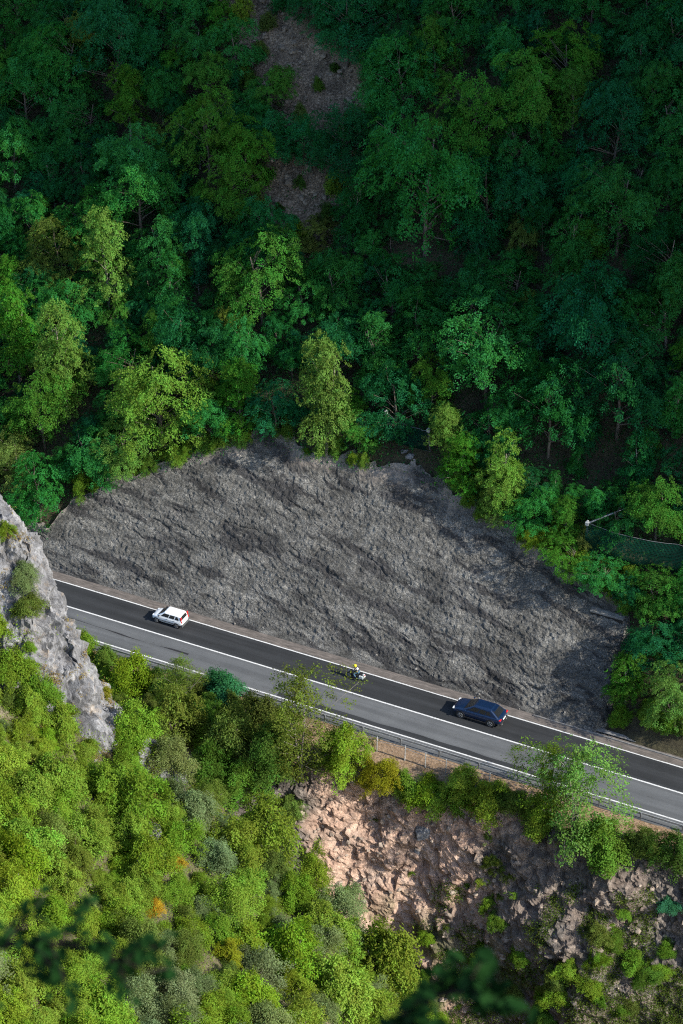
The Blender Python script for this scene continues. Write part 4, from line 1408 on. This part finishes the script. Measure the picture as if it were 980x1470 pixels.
# ================================================================== VEHICLES
def build_car(name, loc, rz, paint, d, label):
    e = empty(name, loc, rz)
    L, W, H = d['L'], d['W'], d['H']
    w = W / 2
    def ring(x, zl, zb, wl, wb):
        half = [(0, zl), (wl * .82, zl), (wl, zl + .10), (wb, (zl + zb) * .5), (wb * .985, zb - .10), (wb * .90, zb - .005), (0, zb + .025)]
        full = half + [(-y, z) for y, z in half[-2:0:-1]]
        return [(x, y, z) for y, z in full]
    mb = MB(); V_ = []
    for s in d['stations']: V_ += ring(*s)
    n_ = 12; ns = len(d['stations'])
    F_ = [(i * n_ + j, i * n_ + (j + 1) % n_, (i + 1) * n_ + (j + 1) % n_, (i + 1) * n_ + j) for i in range(ns - 1) for j in range(n_)]
    F_ += [tuple(range(n_))[::-1], tuple((ns - 1) * n_ + j for j in range(n_))]
    mb.add(V_, F_).build('body', paint, e, sm=True, subsurf=2)
    # cabin
    xr0, xf0, xr1, xf1, z0, z1, w0, w1 = d['cab']
    lv = [(xr0, xf0, z0 - .04, w0), (xr1 + (xr0 - xr1) * .06, xf1 + (xf0 - xf1) * .06, z1 - .05, w1), (xr1, xf1, z1, w1 - .07), (xr1 + .12, xf1 - .12, z1 + .035, w1 - .22)]
    mb = MB(); V_ = []
    for a, b, z, hw in lv:
        c = min(.10, hw * .2)
        V_ += [(a, -hw + c, z), (a + c, -hw, z), (b - c, -hw, z), (b, -hw + c, z), (b, hw - c, z), (b - c, hw, z), (a + c, hw, z), (a, hw - c, z)]
    F_ = [(i * 8 + j, i * 8 + (j + 1) % 8, i * 8 + 8 + (j + 1) % 8, i * 8 + 8 + j) for i in range(3) for j in range(8)] + [tuple(24 + j for j in range(8))]
    mb.add(V_, F_).build('cabin', paint, e, sm=False, bevel=.035)
    zt = z1 - .05
    (a0, b0, _, h0), (a1, b1, _, h1) = (xr0, xf0, 0, w0), lv[1]
    def side_pt(s, t, sg, off):
        x = (a0 + (b0 - a0) * s) * (1 - t) + (a1 + (b1 - a1) * s) * t
        y = h0 * (1 - t) + h1 * t
        return (x, sg * (y + off), z0 - .04 + (zt - z0 + .04) * t)
    def patch(nm, pts_o, pts_i, mat, par):
        k = len(pts_o)
        p = MB(); p.add(list(pts_o) + list(pts_i), [tuple(range(k)), tuple(range(2 * k - 1, k - 1, -1))] + [(i, (i + 1) % k, k + (i + 1) % k, k + i) for i in range(k)])
        return p.build(nm, mat, par)
    for sg in (1, -1):
        for (s0, s1, s2, s3, t0, t1) in d['side']:
            q = [(s0, t0), (s1, t0), (s2, t1), (s3, t1)]
            patch('side_window', [side_pt(s, t, sg, .012) for s, t in q], [side_pt(s, t, sg, -.02) for s, t in q], M['glass'], e)
    def end_patch(nm, front, t0, t1, k, off):
        po, pi = [], []
        for t, sg in ((t0, -1), (t0, 1), (t1, 1), (t1, -1)):
            x = (b0 if front else a0) * (1 - t) + (b1 if front else a1) * t
            y = (h0 * (1 - t) + h1 * t - .10) * k
            z = z0 - .04 + (zt - z0 + .04) * t
            dx = off if front else -off
            po.append((x + dx, sg * y, z + .006)); pi.append((x - dx * 2, sg * y, z - .01))
        return patch(nm, po, pi, M['glass'], e)
    end_patch('windscreen', True, .10, .93, 1.0, .014)
    end_patch('rear_window', False, d['rw'][0], d['rw'][1], d['rw'][2], .014)
    if d.get('spoiler'):
        p = MB(); p.box((a1 - .08, 0, zt + .02), (.26, h1 * 1.7, .05)); p.build('spoiler', paint, e, bevel=.015)
    R = d['R']
    for x in d['axles']:
        for sg in (1, -1):
            yo = sg * (w - .10)
            wl = MB().lathe([(-.10, R * .82), (-.085, R * .97), (-.03, R), (.03, R), (.085, R * .97), (.10, R * .82)], (x, yo, R), 'y', 24).build('wheel', M['tyre'], e, sm=False)
            rim = MB().lathe([(sg * .094, R * .70), (sg * .108, R * .66), (sg * .10, R * .5)], (x, yo, R), 'y', 20)
            for q in range(5):
                an = q * 1.2566
                rim.box((x + R * .33 * math.cos(an), yo + sg * .112, R + R * .33 * math.sin(an)), (R * .62, .02, R * .15), [[math.cos(an), 0, -math.sin(an)], [0, 1, 0], [math.sin(an), 0, math.cos(an)]])
            rim.build('rim', M['rim'], wl)
            MB().lathe([(-.02, R * 1.17), (.02, R * 1.17)], (x, sg * (w - .022), R + .01), 'y', 24).build('wheel_arch', M['black'], e)
    for sg in (1, -1):
        for (c_, dm) in d['tail']:
            MB().box((c_[0], sg * c_[1], c_[2]), dm).build('tail_light', M['red'], e, bevel=.025)
        MB().box((d['head'][0], sg * d['head'][1], d['head'][2]), d['head'][3]).build('headlight', M['lamp'], e, bevel=.04)
        MB().box((xf0 - .28, sg * (w + .07), z0 + .06), (.14, .18, .13)).build('wing_mirror', d['mirror'], e, bevel=.04)
        for hx in d['handles']:
            MB().box((hx, sg * (w + .004), z0 - .13), (.20, .03, .035)).build('door_handle', d['mirror'], e, bevel=.01)
    for b in d['boxes']:
        MB().box(b[1], b[2]).build(b[0], M[b[3]], e, bevel=b[4])
    tag(e, label, 'car', 'vehicles on the road')
    return e


PANDA = dict(L=3.54, W=1.58, H=1.54, R=.295, axles=(-1.12, 1.17),
    stations=[(-1.76, .42, .80, .60, .66), (-1.70, .30, .95, .70, .76), (-1.2, .22, .98, .74, .79), (-.3, .20, .98, .75, .79), (.75, .20, .98, .75, .79), (.95, .21, .97, .74, .785), (1.35, .23, .90, .72, .76), (1.66, .28, .78, .66, .71), (1.76, .38, .66, .54, .60)],
    cab=(-1.71, 1.12, -1.50, .30, .95, 1.47, .745, .62),
    side=[(.10, .27, .24, .145, .2, .86), (.31, .535, .56, .29, .2, .88), (.57, .875, .915, .60, .2, .88)], rw=(.22, .90, .86), spoiler=False,
    tail=[((-1.645, .655, 1.20), (.13, .13, .46)), ((-1.72, .655, .86), (.12, .13, .17))], head=(1.62, .52, .70, (.16, .26, .2)), mirror=M['black'], handles=(-.05, -.85),
    boxes=[('rear_bumper', (-1.74, 0, .42), (.16, 1.46, .30), 'grey_plastic', .05), ('number_plate', (-1.775, 0, .76), (.03, .46, .11), 'plate', .004), ('front_bumper', (1.72, 0, .38), (.16, 1.34, .22), 'grey_plastic', .05),
           ('side_moulding', (0, .795, .52), (1.75, .025, .09), 'grey_plastic', .01), ('side_moulding', (0, -.795, .52), (1.75, .025, .09), 'grey_plastic', .01), ('wiper', (-1.70, .0, 1.13), (.03, .4, .02), 'black', .004)])
SUV = dict(L=4.75, W=1.95, H=1.64, R=.37, axles=(-1.42, 1.44),
    stations=[(-2.36, .55, .92, .70, .78), (-2.26, .36, 1.08, .84, .92), (-1.6, .27, 1.10, .92, .975), (-.6, .25, 1.06, .92, .965), (.6, .25, 1.05, .92, .965), (1.1, .26, 1.05, .92, .965), (1.7, .28, 1.0, .90, .95), (2.15, .33, .90, .80, .88), (2.34, .45, .76, .62, .70)],
    cab=(-2.16, 1.22, -1.42, .28, 1.06, 1.58, .86, .66),
    side=[(.20, .34, .30, .17, .22, .80), (.37, .575, .585, .335, .2, .86), (.605, .895, .91, .62, .2, .86)], rw=(.14, .90, .92), spoiler=True,
    tail=[((-2.29, .74, .93), (.16, .34, .10))], head=(2.18, .66, .80, (.2, .34, .12)), mirror=M['car_blue'], handles=(.1, -.85),
    boxes=[('rear_bumper', (-2.33, 0, .42), (.14, 1.6, .22), 'black', .05), ('number_plate', (-2.385, 0, .74), (.03, .52, .12), 'plate', .004), ('grille', (2.33, 0, .56), (.08, .9, .24), 'black', .03),
           ('side_sill', (0, .955, .30), (2.2, .05, .14), 'black', .02), ('side_sill', (0, -.955, .30), (2.2, .05, .14), 'black', .02), ('exhaust', (-2.39, .5, .34), (.06, .2, .09), 'rim', .02), ('exhaust', (-2.39, -.5, .34), (.06, .2, .09), 'rim', .02)])
q = at_z(238, 897.5); build_car('small_car', (q[0] + .1, q[1] + .72, .004), math.pi, M['car_white'], PANDA, 'small white hatchback with red tail lights driving away on the dark lane')
q = at_z(682, 1037); suv_o = build_car('suv_car', (q[0], q[1] + .95, .004), math.pi, M['car_blue'], SUV, 'dark blue sloping back car driving away behind the motorcycle')
suv_o.scale = (1.08, 1.06, 1.06)

# motorcycle
q = at_z(511, 975)
BX, BY = q[0], q[1] + .02
bk = empty('motorcycle', (BX, BY, .004), math.pi)
for x in (-.74, .74):
    wl = MB().lathe([(-.07, .22), (-.075, .27), (-.04, .31), (0, .32), (.04, .31), (.075, .27), (.07, .22)], (x, 0, .32), 'y', 24).build('wheel', M['tyre'], bk)
    rim = MB().lathe([(-.075, .20), (-.06, .225), (.06, .225), (.075, .20)], (x, 0, .32), 'y', 20)
    rim.build('rim', M['rim'], wl)
mb = MB()
st = [(-.55, .06, .50, .66), (-.30, .16, .36, .74), (0, .20, .30, .82), (.28, .22, .34, .98), (.50, .20, .46, 1.04), (.68, .12, .60, .98), (.78, .04, .72, .90)]
V_ = []
for x, w_, zl, zh in st:
    zm = (zl + zh) / 2
    V_ += [(x, 0, zl), (x, w_ * .8, zl + .05), (x, w_, zm), (x, w_ * .7, zh - .04), (x, 0, zh), (x, -w_ * .7, zh - .04), (x, -w_, zm), (x, -w_ * .8, zl + .05)]
F_ = [(i * 8 + j, i * 8 + (j + 1) % 8, i * 8 + 8 + (j + 1) % 8, i * 8 + 8 + j) for i in range(len(st) - 1) for j in range(8)] + [tuple(range(8))[::-1], tuple((len(st) - 1) * 8 + j for j in range(8))]
mb.add(V_, F_).build('fairing', M['bike'], bk, sm=True, subsurf=2)
MB().box((-.38, 0, .80), (.72, .30, .12)).build('seat', M['black'], bk, bevel=.04)
MB().box((-.72, 0, .78), (.34, .24, .10)).build('rear_mudguard', M['bike_light'], bk, bevel=.03)
for sg in (1, -1):
    MB().box((-.66, sg * .27, .60), (.46, .18, .30)).build('pannier', M['bike_light'] if sg > 0 else M['bike'], bk, bevel=.04)
    MB().tube([(.50, sg * .05, 1.0), (.42, sg * .22, 1.06), (.34, sg * .38, 1.04)], .018, 6).build('handlebar', M['black'], bk)
    MB().tube([(.58, sg * .09, .92), (.74, sg * .09, .32)], .03, 6).build('fork', M['rim'], bk)
    mm = MB().box((.44, sg * .42, 1.20), (.04, .15, .09)); mm.tube([(.46, sg * .28, 1.05), (.44, sg * .40, 1.18)], .01, 5); mm.build('mirror', M['black'], bk)
MB().tube([(.05, .17, .30), (-.35, .20, .30), (-.80, .24, .40)], [.035, .05, .06], 10).build('exhaust', M['rim'], bk)
p = MB(); p.add([(.62, -.16, 1.00), (.62, .16, 1.00), (.46, .13, 1.24), (.46, -.13, 1.24), (.63, -.16, 1.01), (.63, .16, 1.01), (.47, .13, 1.25), (.47, -.13, 1.25)], [(0, 1, 2, 3), (7, 6, 5, 4), (0, 4, 5, 1), (1, 5, 6, 2), (2, 6, 7, 3), (3, 7, 4, 0)]); p.build('windshield', M['glass'], bk)
MB().box((.76, 0, .84), (.08, .2, .14)).build('headlight', M['lamp'], bk, bevel=.03)
MB().box((-.90, 0, .76), (.05, .18, .06)).build('tail_light', M['red'], bk, bevel=.01)
MB().box((-.93, 0, .60), (.03, .18, .18)).build('number_plate', M['plate'], bk)
tag(bk, 'dark touring motorcycle with pale panniers riding on the dark lane', 'motorcycle', 'vehicles on the road')


def skin(name, joints, edges, mat, parent, sub=1):
    """joints: name -> (x, y, z, radius)"""
    keys = list(joints)
    m = bpy.data.meshes.new(name)
    m.from_pydata([joints[k][:3] for k in keys], [(keys.index(a), keys.index(b)) for a, b in edges], [])
    o = obj(name, m, parent)
    md = o.modifiers.new('skin', 'SKIN'); md.use_smooth_shade = True
    if not m.skin_vertices:
        bm = bmesh.new(); bm.from_mesh(m); bm.verts.layers.skin.verify(); bm.to_mesh(m); bm.free()
    for i, k in enumerate(keys):
        r = joints[k][3]
        r = r if hasattr(r, '__len__') else (r, r)
        m.skin_vertices[0].data[i].radius = r
        m.skin_vertices[0].data[i].use_root = (i == 0)
    s = o.modifiers.new('sub', 'SUBSURF'); s.levels = sub; s.render_levels = sub
    m.materials.append(mat)
    return o


J = {'pelvis': (-.20, 0, .92, (.15, .11)), 'waist': (-.14, 0, 1.08, (.14, .11)), 'chest': (-.02, 0, 1.28, (.17, .125)), 'neck': (.06, 0, 1.44, .06), 'head': (.11, 0, 1.56, (.085, .10)), 'crown': (.11, 0, 1.66, .07)}
E_ = [('pelvis', 'waist'), ('waist', 'chest'), ('chest', 'neck'), ('neck', 'head'), ('head', 'crown')]
for sg, t in ((1, 'l'), (-1, 'r')):
    J.update({t + 'sh': (.00, sg * .19, 1.36, .065), t + 'el': (.16, sg * .31, 1.16, .048), t + 'wr': (.33, sg * .345, 1.075, .034), t + 'palm': (.375, sg * .35, 1.06, (.038, .024)),
              t + 'hip': (-.17, sg * .11, .90, .095), t + 'kn': (.20, sg * .23, .74, .065), t + 'an': (-.04, sg * .22, .40, .042), t + 'toe': (.12, sg * .23, .34, .034)})
    E_ += [('chest', t + 'sh'), (t + 'sh', t + 'el'), (t + 'el', t + 'wr'), (t + 'wr', t + 'palm'), ('pelvis', t + 'hip'), (t + 'hip', t + 'kn'), (t + 'kn', t + 'an'), (t + 'an', t + 'toe')]
    for fi in range(4):
        yy = sg * (.325 + .018 * fi)
        J.update({t + f'f{fi}a': (.405, yy, 1.072, .010), t + f'f{fi}b': (.42 - .002 * fi, yy, 1.045, .009), t + f'f{fi}c': (.395, yy, 1.022, .008)})
        E_ += [(t + 'palm', t + f'f{fi}a'), (t + f'f{fi}a', t + f'f{fi}b'), (t + f'f{fi}b', t + f'f{fi}c')]
    J.update({t + 'tha': (.37, sg * .315, 1.045, .011), t + 'thb': (.385, sg * .305, 1.022, .010)})
    E_ += [(t + 'palm', t + 'tha'), (t + 'tha', t + 'thb')]
rider = empty('person', (BX, BY, .004), math.pi)
skin('body', J, E_, M['skin'], rider)
fat = lambda ks, d: {k: (*J[k][:3], tuple(x + d for x in J[k][3]) if hasattr(J[k][3], '__len__') else J[k][3] + d) for k in ks}
ks = ['pelvis', 'waist', 'chest', 'neck'] + [t + j for t in 'lr' for j in ('sh', 'el', 'wr')]
skin('jacket', fat(ks, .022), [ed for ed in E_ if ed[0] in ks and ed[1] in ks], M['jacket'], rider)
ks = ['pelvis'] + [t + j for t in 'lr' for j in ('hip', 'kn', 'an')]
skin('jeans', fat(ks, .018), [ed for ed in E_ if ed[0] in ks and ed[1] in ks], M['denim'], rider)
for t in 'lr':
    ks = [t + 'an', t + 'toe']
    skin('boot', fat(ks, .02), [(ks[0], ks[1])], M['black'], rider)
p = MB(); p.add([(-.20, .13, 1.22), (-.20, -.13, 1.22), (-.10, -.14, 1.38), (-.10, .14, 1.38), (-.19, .13, 1.22), (-.19, -.13, 1.22), (-.09, -.14, 1.38), (-.09, .14, 1.38)], [(0, 1, 2, 3), (7, 6, 5, 4), (0, 4, 5, 1), (1, 5, 6, 2), (2, 6, 7, 3), (3, 7, 4, 0)]); p.build('back_panel', M['jacket_panel'], rider)
hm = MB(); bm = bmesh.new(); bmesh.ops.create_uvsphere(bm, u_segments=20, v_segments=14, radius=1)
for v_ in bm.verts: v_.co = Vector((v_.co.x * .165 + .12, v_.co.y * .14, max(v_.co.z, -.8) * .155 + 1.60))
m = bpy.data.meshes.new('helmet'); bm.to_mesh(m); bm.free(); m.materials.append(M['helmet'])
m.polygons.foreach_set('use_smooth', np.ones(len(m.polygons), bool))
ho = obj('helmet', m, rider)
MB().box((.262, 0, 1.60), (.05, .20, .09)).build('visor', M['glass'], ho, bevel=.02)
tag(rider, 'rider in yellow helmet, dark jacket and blue jeans astride the motorcycle', 'person')

# ================================================================== BRANCHES NEAR THE VIEWPOINT
def near_branch(px0, py0, px1, py1, dist, nt_, seed, label, ln=.038, droop=.0):
    rng = np.random.default_rng(seed)
    A_ = C + ray(px0, py0) * dist; B_ = C + ray(px1, py1) * dist * .97
    e = empty('overhanging_branch', A_)
    mb = MB(); LV = []
    ts = np.linspace(0, 1, 8)
    main = np.array([A_ * (1 - t) + B_ * t + UP * (.05 * math.sin(t * 3)) for t in ts]) - A_
    mb.tube(main, .009 * (1 - ts * .75), 6)
    for k in range(nt_):
        t = rng.uniform(.05, 1.0)
        b = np.array([np.interp(t, ts, main[:, i]) for i in range(3)])
        dv = unit((B_ - A_)) * rng.uniform(.2, 1) + UP * rng.normal(0, .7) + FW * rng.normal(0, .6)
        L_ = rng.uniform(.07, .17)
        en = b + unit(dv) * L_
        mb.tube([b, (b + en) / 2 + UP * .008, en], [.004, .003, .0015], 4)
        for j in range(9):
            q_ = b + (en - b) * rng.uniform(.25, 1.05) + rng.normal(0, .012, 3)
            LV.append((q_, unit(UP * .2 - FW * .3 + np.array([0, 0, .7]) + rng.normal(0, .55, 3)), unit(dv + rng.normal(0, .8, 3)), ln * rng.uniform(.65, 1.15)))
    mb.build('twig', M['near_twig'], e)
    # ovate leaves with a bent midrib
    V_, F_ = [], []
    for c_, nr, ax, l_ in LV:
        ax = unit(ax - nr * (ax @ nr)); sd_ = np.cross(nr, ax)
        b = len(V_)
        for s_, w_, z_ in ((-.5, 0, 0), (-.25, .24, .05), (.08, .31, .06), (.35, .18, .02), (.5, 0, -.05)):
            if w_ == 0: V_.append(c_ + ax * s_ * l_ + nr * z_ * l_)
            else:
                V_ += [c_ + ax * s_ * l_ + sd_ * w_ * l_ + nr * z_ * l_ * 1.6, c_ + ax * s_ * l_, c_ + ax * s_ * l_ - sd_ * w_ * l_ + nr * z_ * l_ * 1.6]
        F_ += [(b, b + 1, b + 2, b + 2), (b, b + 2, b + 3, b + 3), (b + 1, b + 4, b + 5, b + 2), (b + 2, b + 5, b + 6, b + 3), (b + 4, b + 7, b + 8, b + 5), (b + 5, b + 8, b + 9, b + 6), (b + 7, b + 10, b + 8, b + 8), (b + 8, b + 10, b + 9, b + 9)]
    me = bpy.data.meshes.new('leaves')
    me.from_pydata([tuple(map(float, v)) for v in V_], [], [tuple(dict.fromkeys(f)) for f in F_])
    me.materials.append(M['near_leaf'])
    obj('leaves', me, e)
    tag(e, label, 'branch')


M['near_twig'] = flat('dark_twig', (.018, .015, .012), .9, 0, .05)
M['near_leaf'] = flat('shade_dark_leaf', (.006, .024, .005), .75, 0, .03)  # shade is put into the colour, far darker than the leaf itself
near_branch(-60, 1370, 215, 1400, 5.6, 26, 3, 'dark blurred leafy branch reaching in at the lower left corner')
near_branch(530, 1500, 705, 1432, 5.4, 20, 5, 'dark blurred leafy twig poking up at the bottom edge', .05)

# ================================================================== LABELS for the repeats
NUM = {2: 'two', 3: 'three', 4: 'four', 5: 'five', 6: 'six', 7: 'seven', 8: 'eight'}
ORD = ['', 'second', 'third', 'fourth', 'fifth', 'sixth']


def zone(r):
    x, y, n_ = r['px'], r['py'], r['name']
    if n_ in ('broadleaf_tree', 'hornbeam_tree'):
        if x < 0: return 'on the slope just beyond the left edge'
        if x > 980: return 'on the slope just beyond the right edge'
        if y < 0: return 'on the slope just above the top edge'
        a = 'on the top slope' if y < 110 else 'on the upper slope' if y < 240 else 'on the middle slope' if y < 380 else 'on the lower slope'
        b = 'at the left edge' if x < 110 else 'left of the gully' if x < 280 else 'beside the scree gully' if x < 500 else 'right of the gully' if x < 650 else 'far right' if x < 820 else 'at the right edge'
        return a + ' ' + b
    if n_ == 'hillside_bush':
        if x < 0: return 'on the hillside beyond the left edge'
        if y > 1470: return 'on the hillside beneath the bottom edge'
        a = 'on the crag ledges' if y < 1060 else 'under the crag' if y < 1170 else 'midway down the hillside' if y < 1290 else 'low on the hillside' if y < 1390 else 'along the bottom edge'
        b = 'at the left edge' if x < 90 else 'left of the orange bushes' if x < 190 else 'near the orange bushes' if x < 310 else 'toward the earth cliff' if x < 430 else 'beside the earth cliff'
        return a + ' ' + b
    if n_ == 'scree_bush':
        return ('on the upper scree' if y < 200 else 'on the lower scree') + (' left edge' if x < 395 else ' right edge' if x > 462 else ' middle')
    if n_ == 'rim_bush':
        return 'on the rock rim ' + ('near the crag' if x < 230 else 'left of the tall pale tree' if x < 450 else 'between tall tree and small net' if x < 560 else 'right of the small net' if x < 700 else 'left of the big net post' if x < 840 else 'beneath the big net')
    if n_ == 'roadside_bush':
        return ('beside the crag and rail' if x < 190 else 'below the rail under the white car' if x < 310 else 'below the rail near the slender tree') + (' high' if y < 1010 else ' midway down' if y < 1060 else ' low down')
    a = 'high on' if y < 1270 else 'midway down' if y < 1370 else 'low on'
    b = 'left part of' if x < 650 else 'middle of' if x < 790 else 'right part of'
    return f'{a} the {b} the earth cliff'


def noun(r):
    if r['name'] == 'hornbeam_tree': return 'upright tree'
    if r['name'] == 'broadleaf_tree': return 'rounded tree'
    if r['name'] == 'cliff_shrub': return 'shrub'
    return 'bush'


GRP = {'broadleaf_tree': 'trees on the mountainside behind the road', 'hornbeam_tree': 'trees on the mountainside behind the road', 'hillside_bush': 'bushes on the near hillside', 'cliff_shrub': 'shrubs growing on the earth cliff',
       'roadside_bush': 'bushes along the guard rail', 'scree_bush': 'bushes rooted in the scree gully', 'rim_bush': 'bushes along the rim of the rock face', 'roadside_tree': 'trees along the guard rail'}
by = {}
for r in RECS:
    r['o']['group'] = GRP[r['name']]
    if r['fixed']: continue
    med = {'tree': 2.75, 'bush': 1.8, 'shrub': 1.0}[r['cat']]
    by.setdefault((r['colour'], noun(r), zone(r)), []).append(r)
for (colr, nn_, z_), rs in by.items():
    k = len(rs)
    pl = nn_ + ('es' if nn_.endswith('sh') else 's')
    if k == 1:
        rs[0]['o']['label'] = f'{colr} {nn_} {z_}'
        continue
    xs_ = [r['px'] for r in rs]; ys_ = [r['py'] for r in rs]
    if k == 2 and max(ys_) - min(ys_) > max(xs_) - min(xs_):
        rs.sort(key=lambda r: r['py'])
        for r, w_ in zip(rs, ('upper', 'lower')): r['o']['label'] = f'{w_} of two {colr} {pl} {z_}'
        continue
    rs.sort(key=lambda r: r['px'])
    for i, r in enumerate(rs):
        w_ = 'leftmost' if i == 0 else 'rightmost' if i == k - 1 else 'middle' if k == 3 else ORD[min(i, 5)]
        r['o']['label'] = f'{w_} of {NUM.get(k, "several")} {colr} {pl} {z_}'
print('largest label class', max(len(v) for v in by.values()), 'counts', {n_: sum(1 for r in RECS if r['name'] == n_) for n_ in GRP})
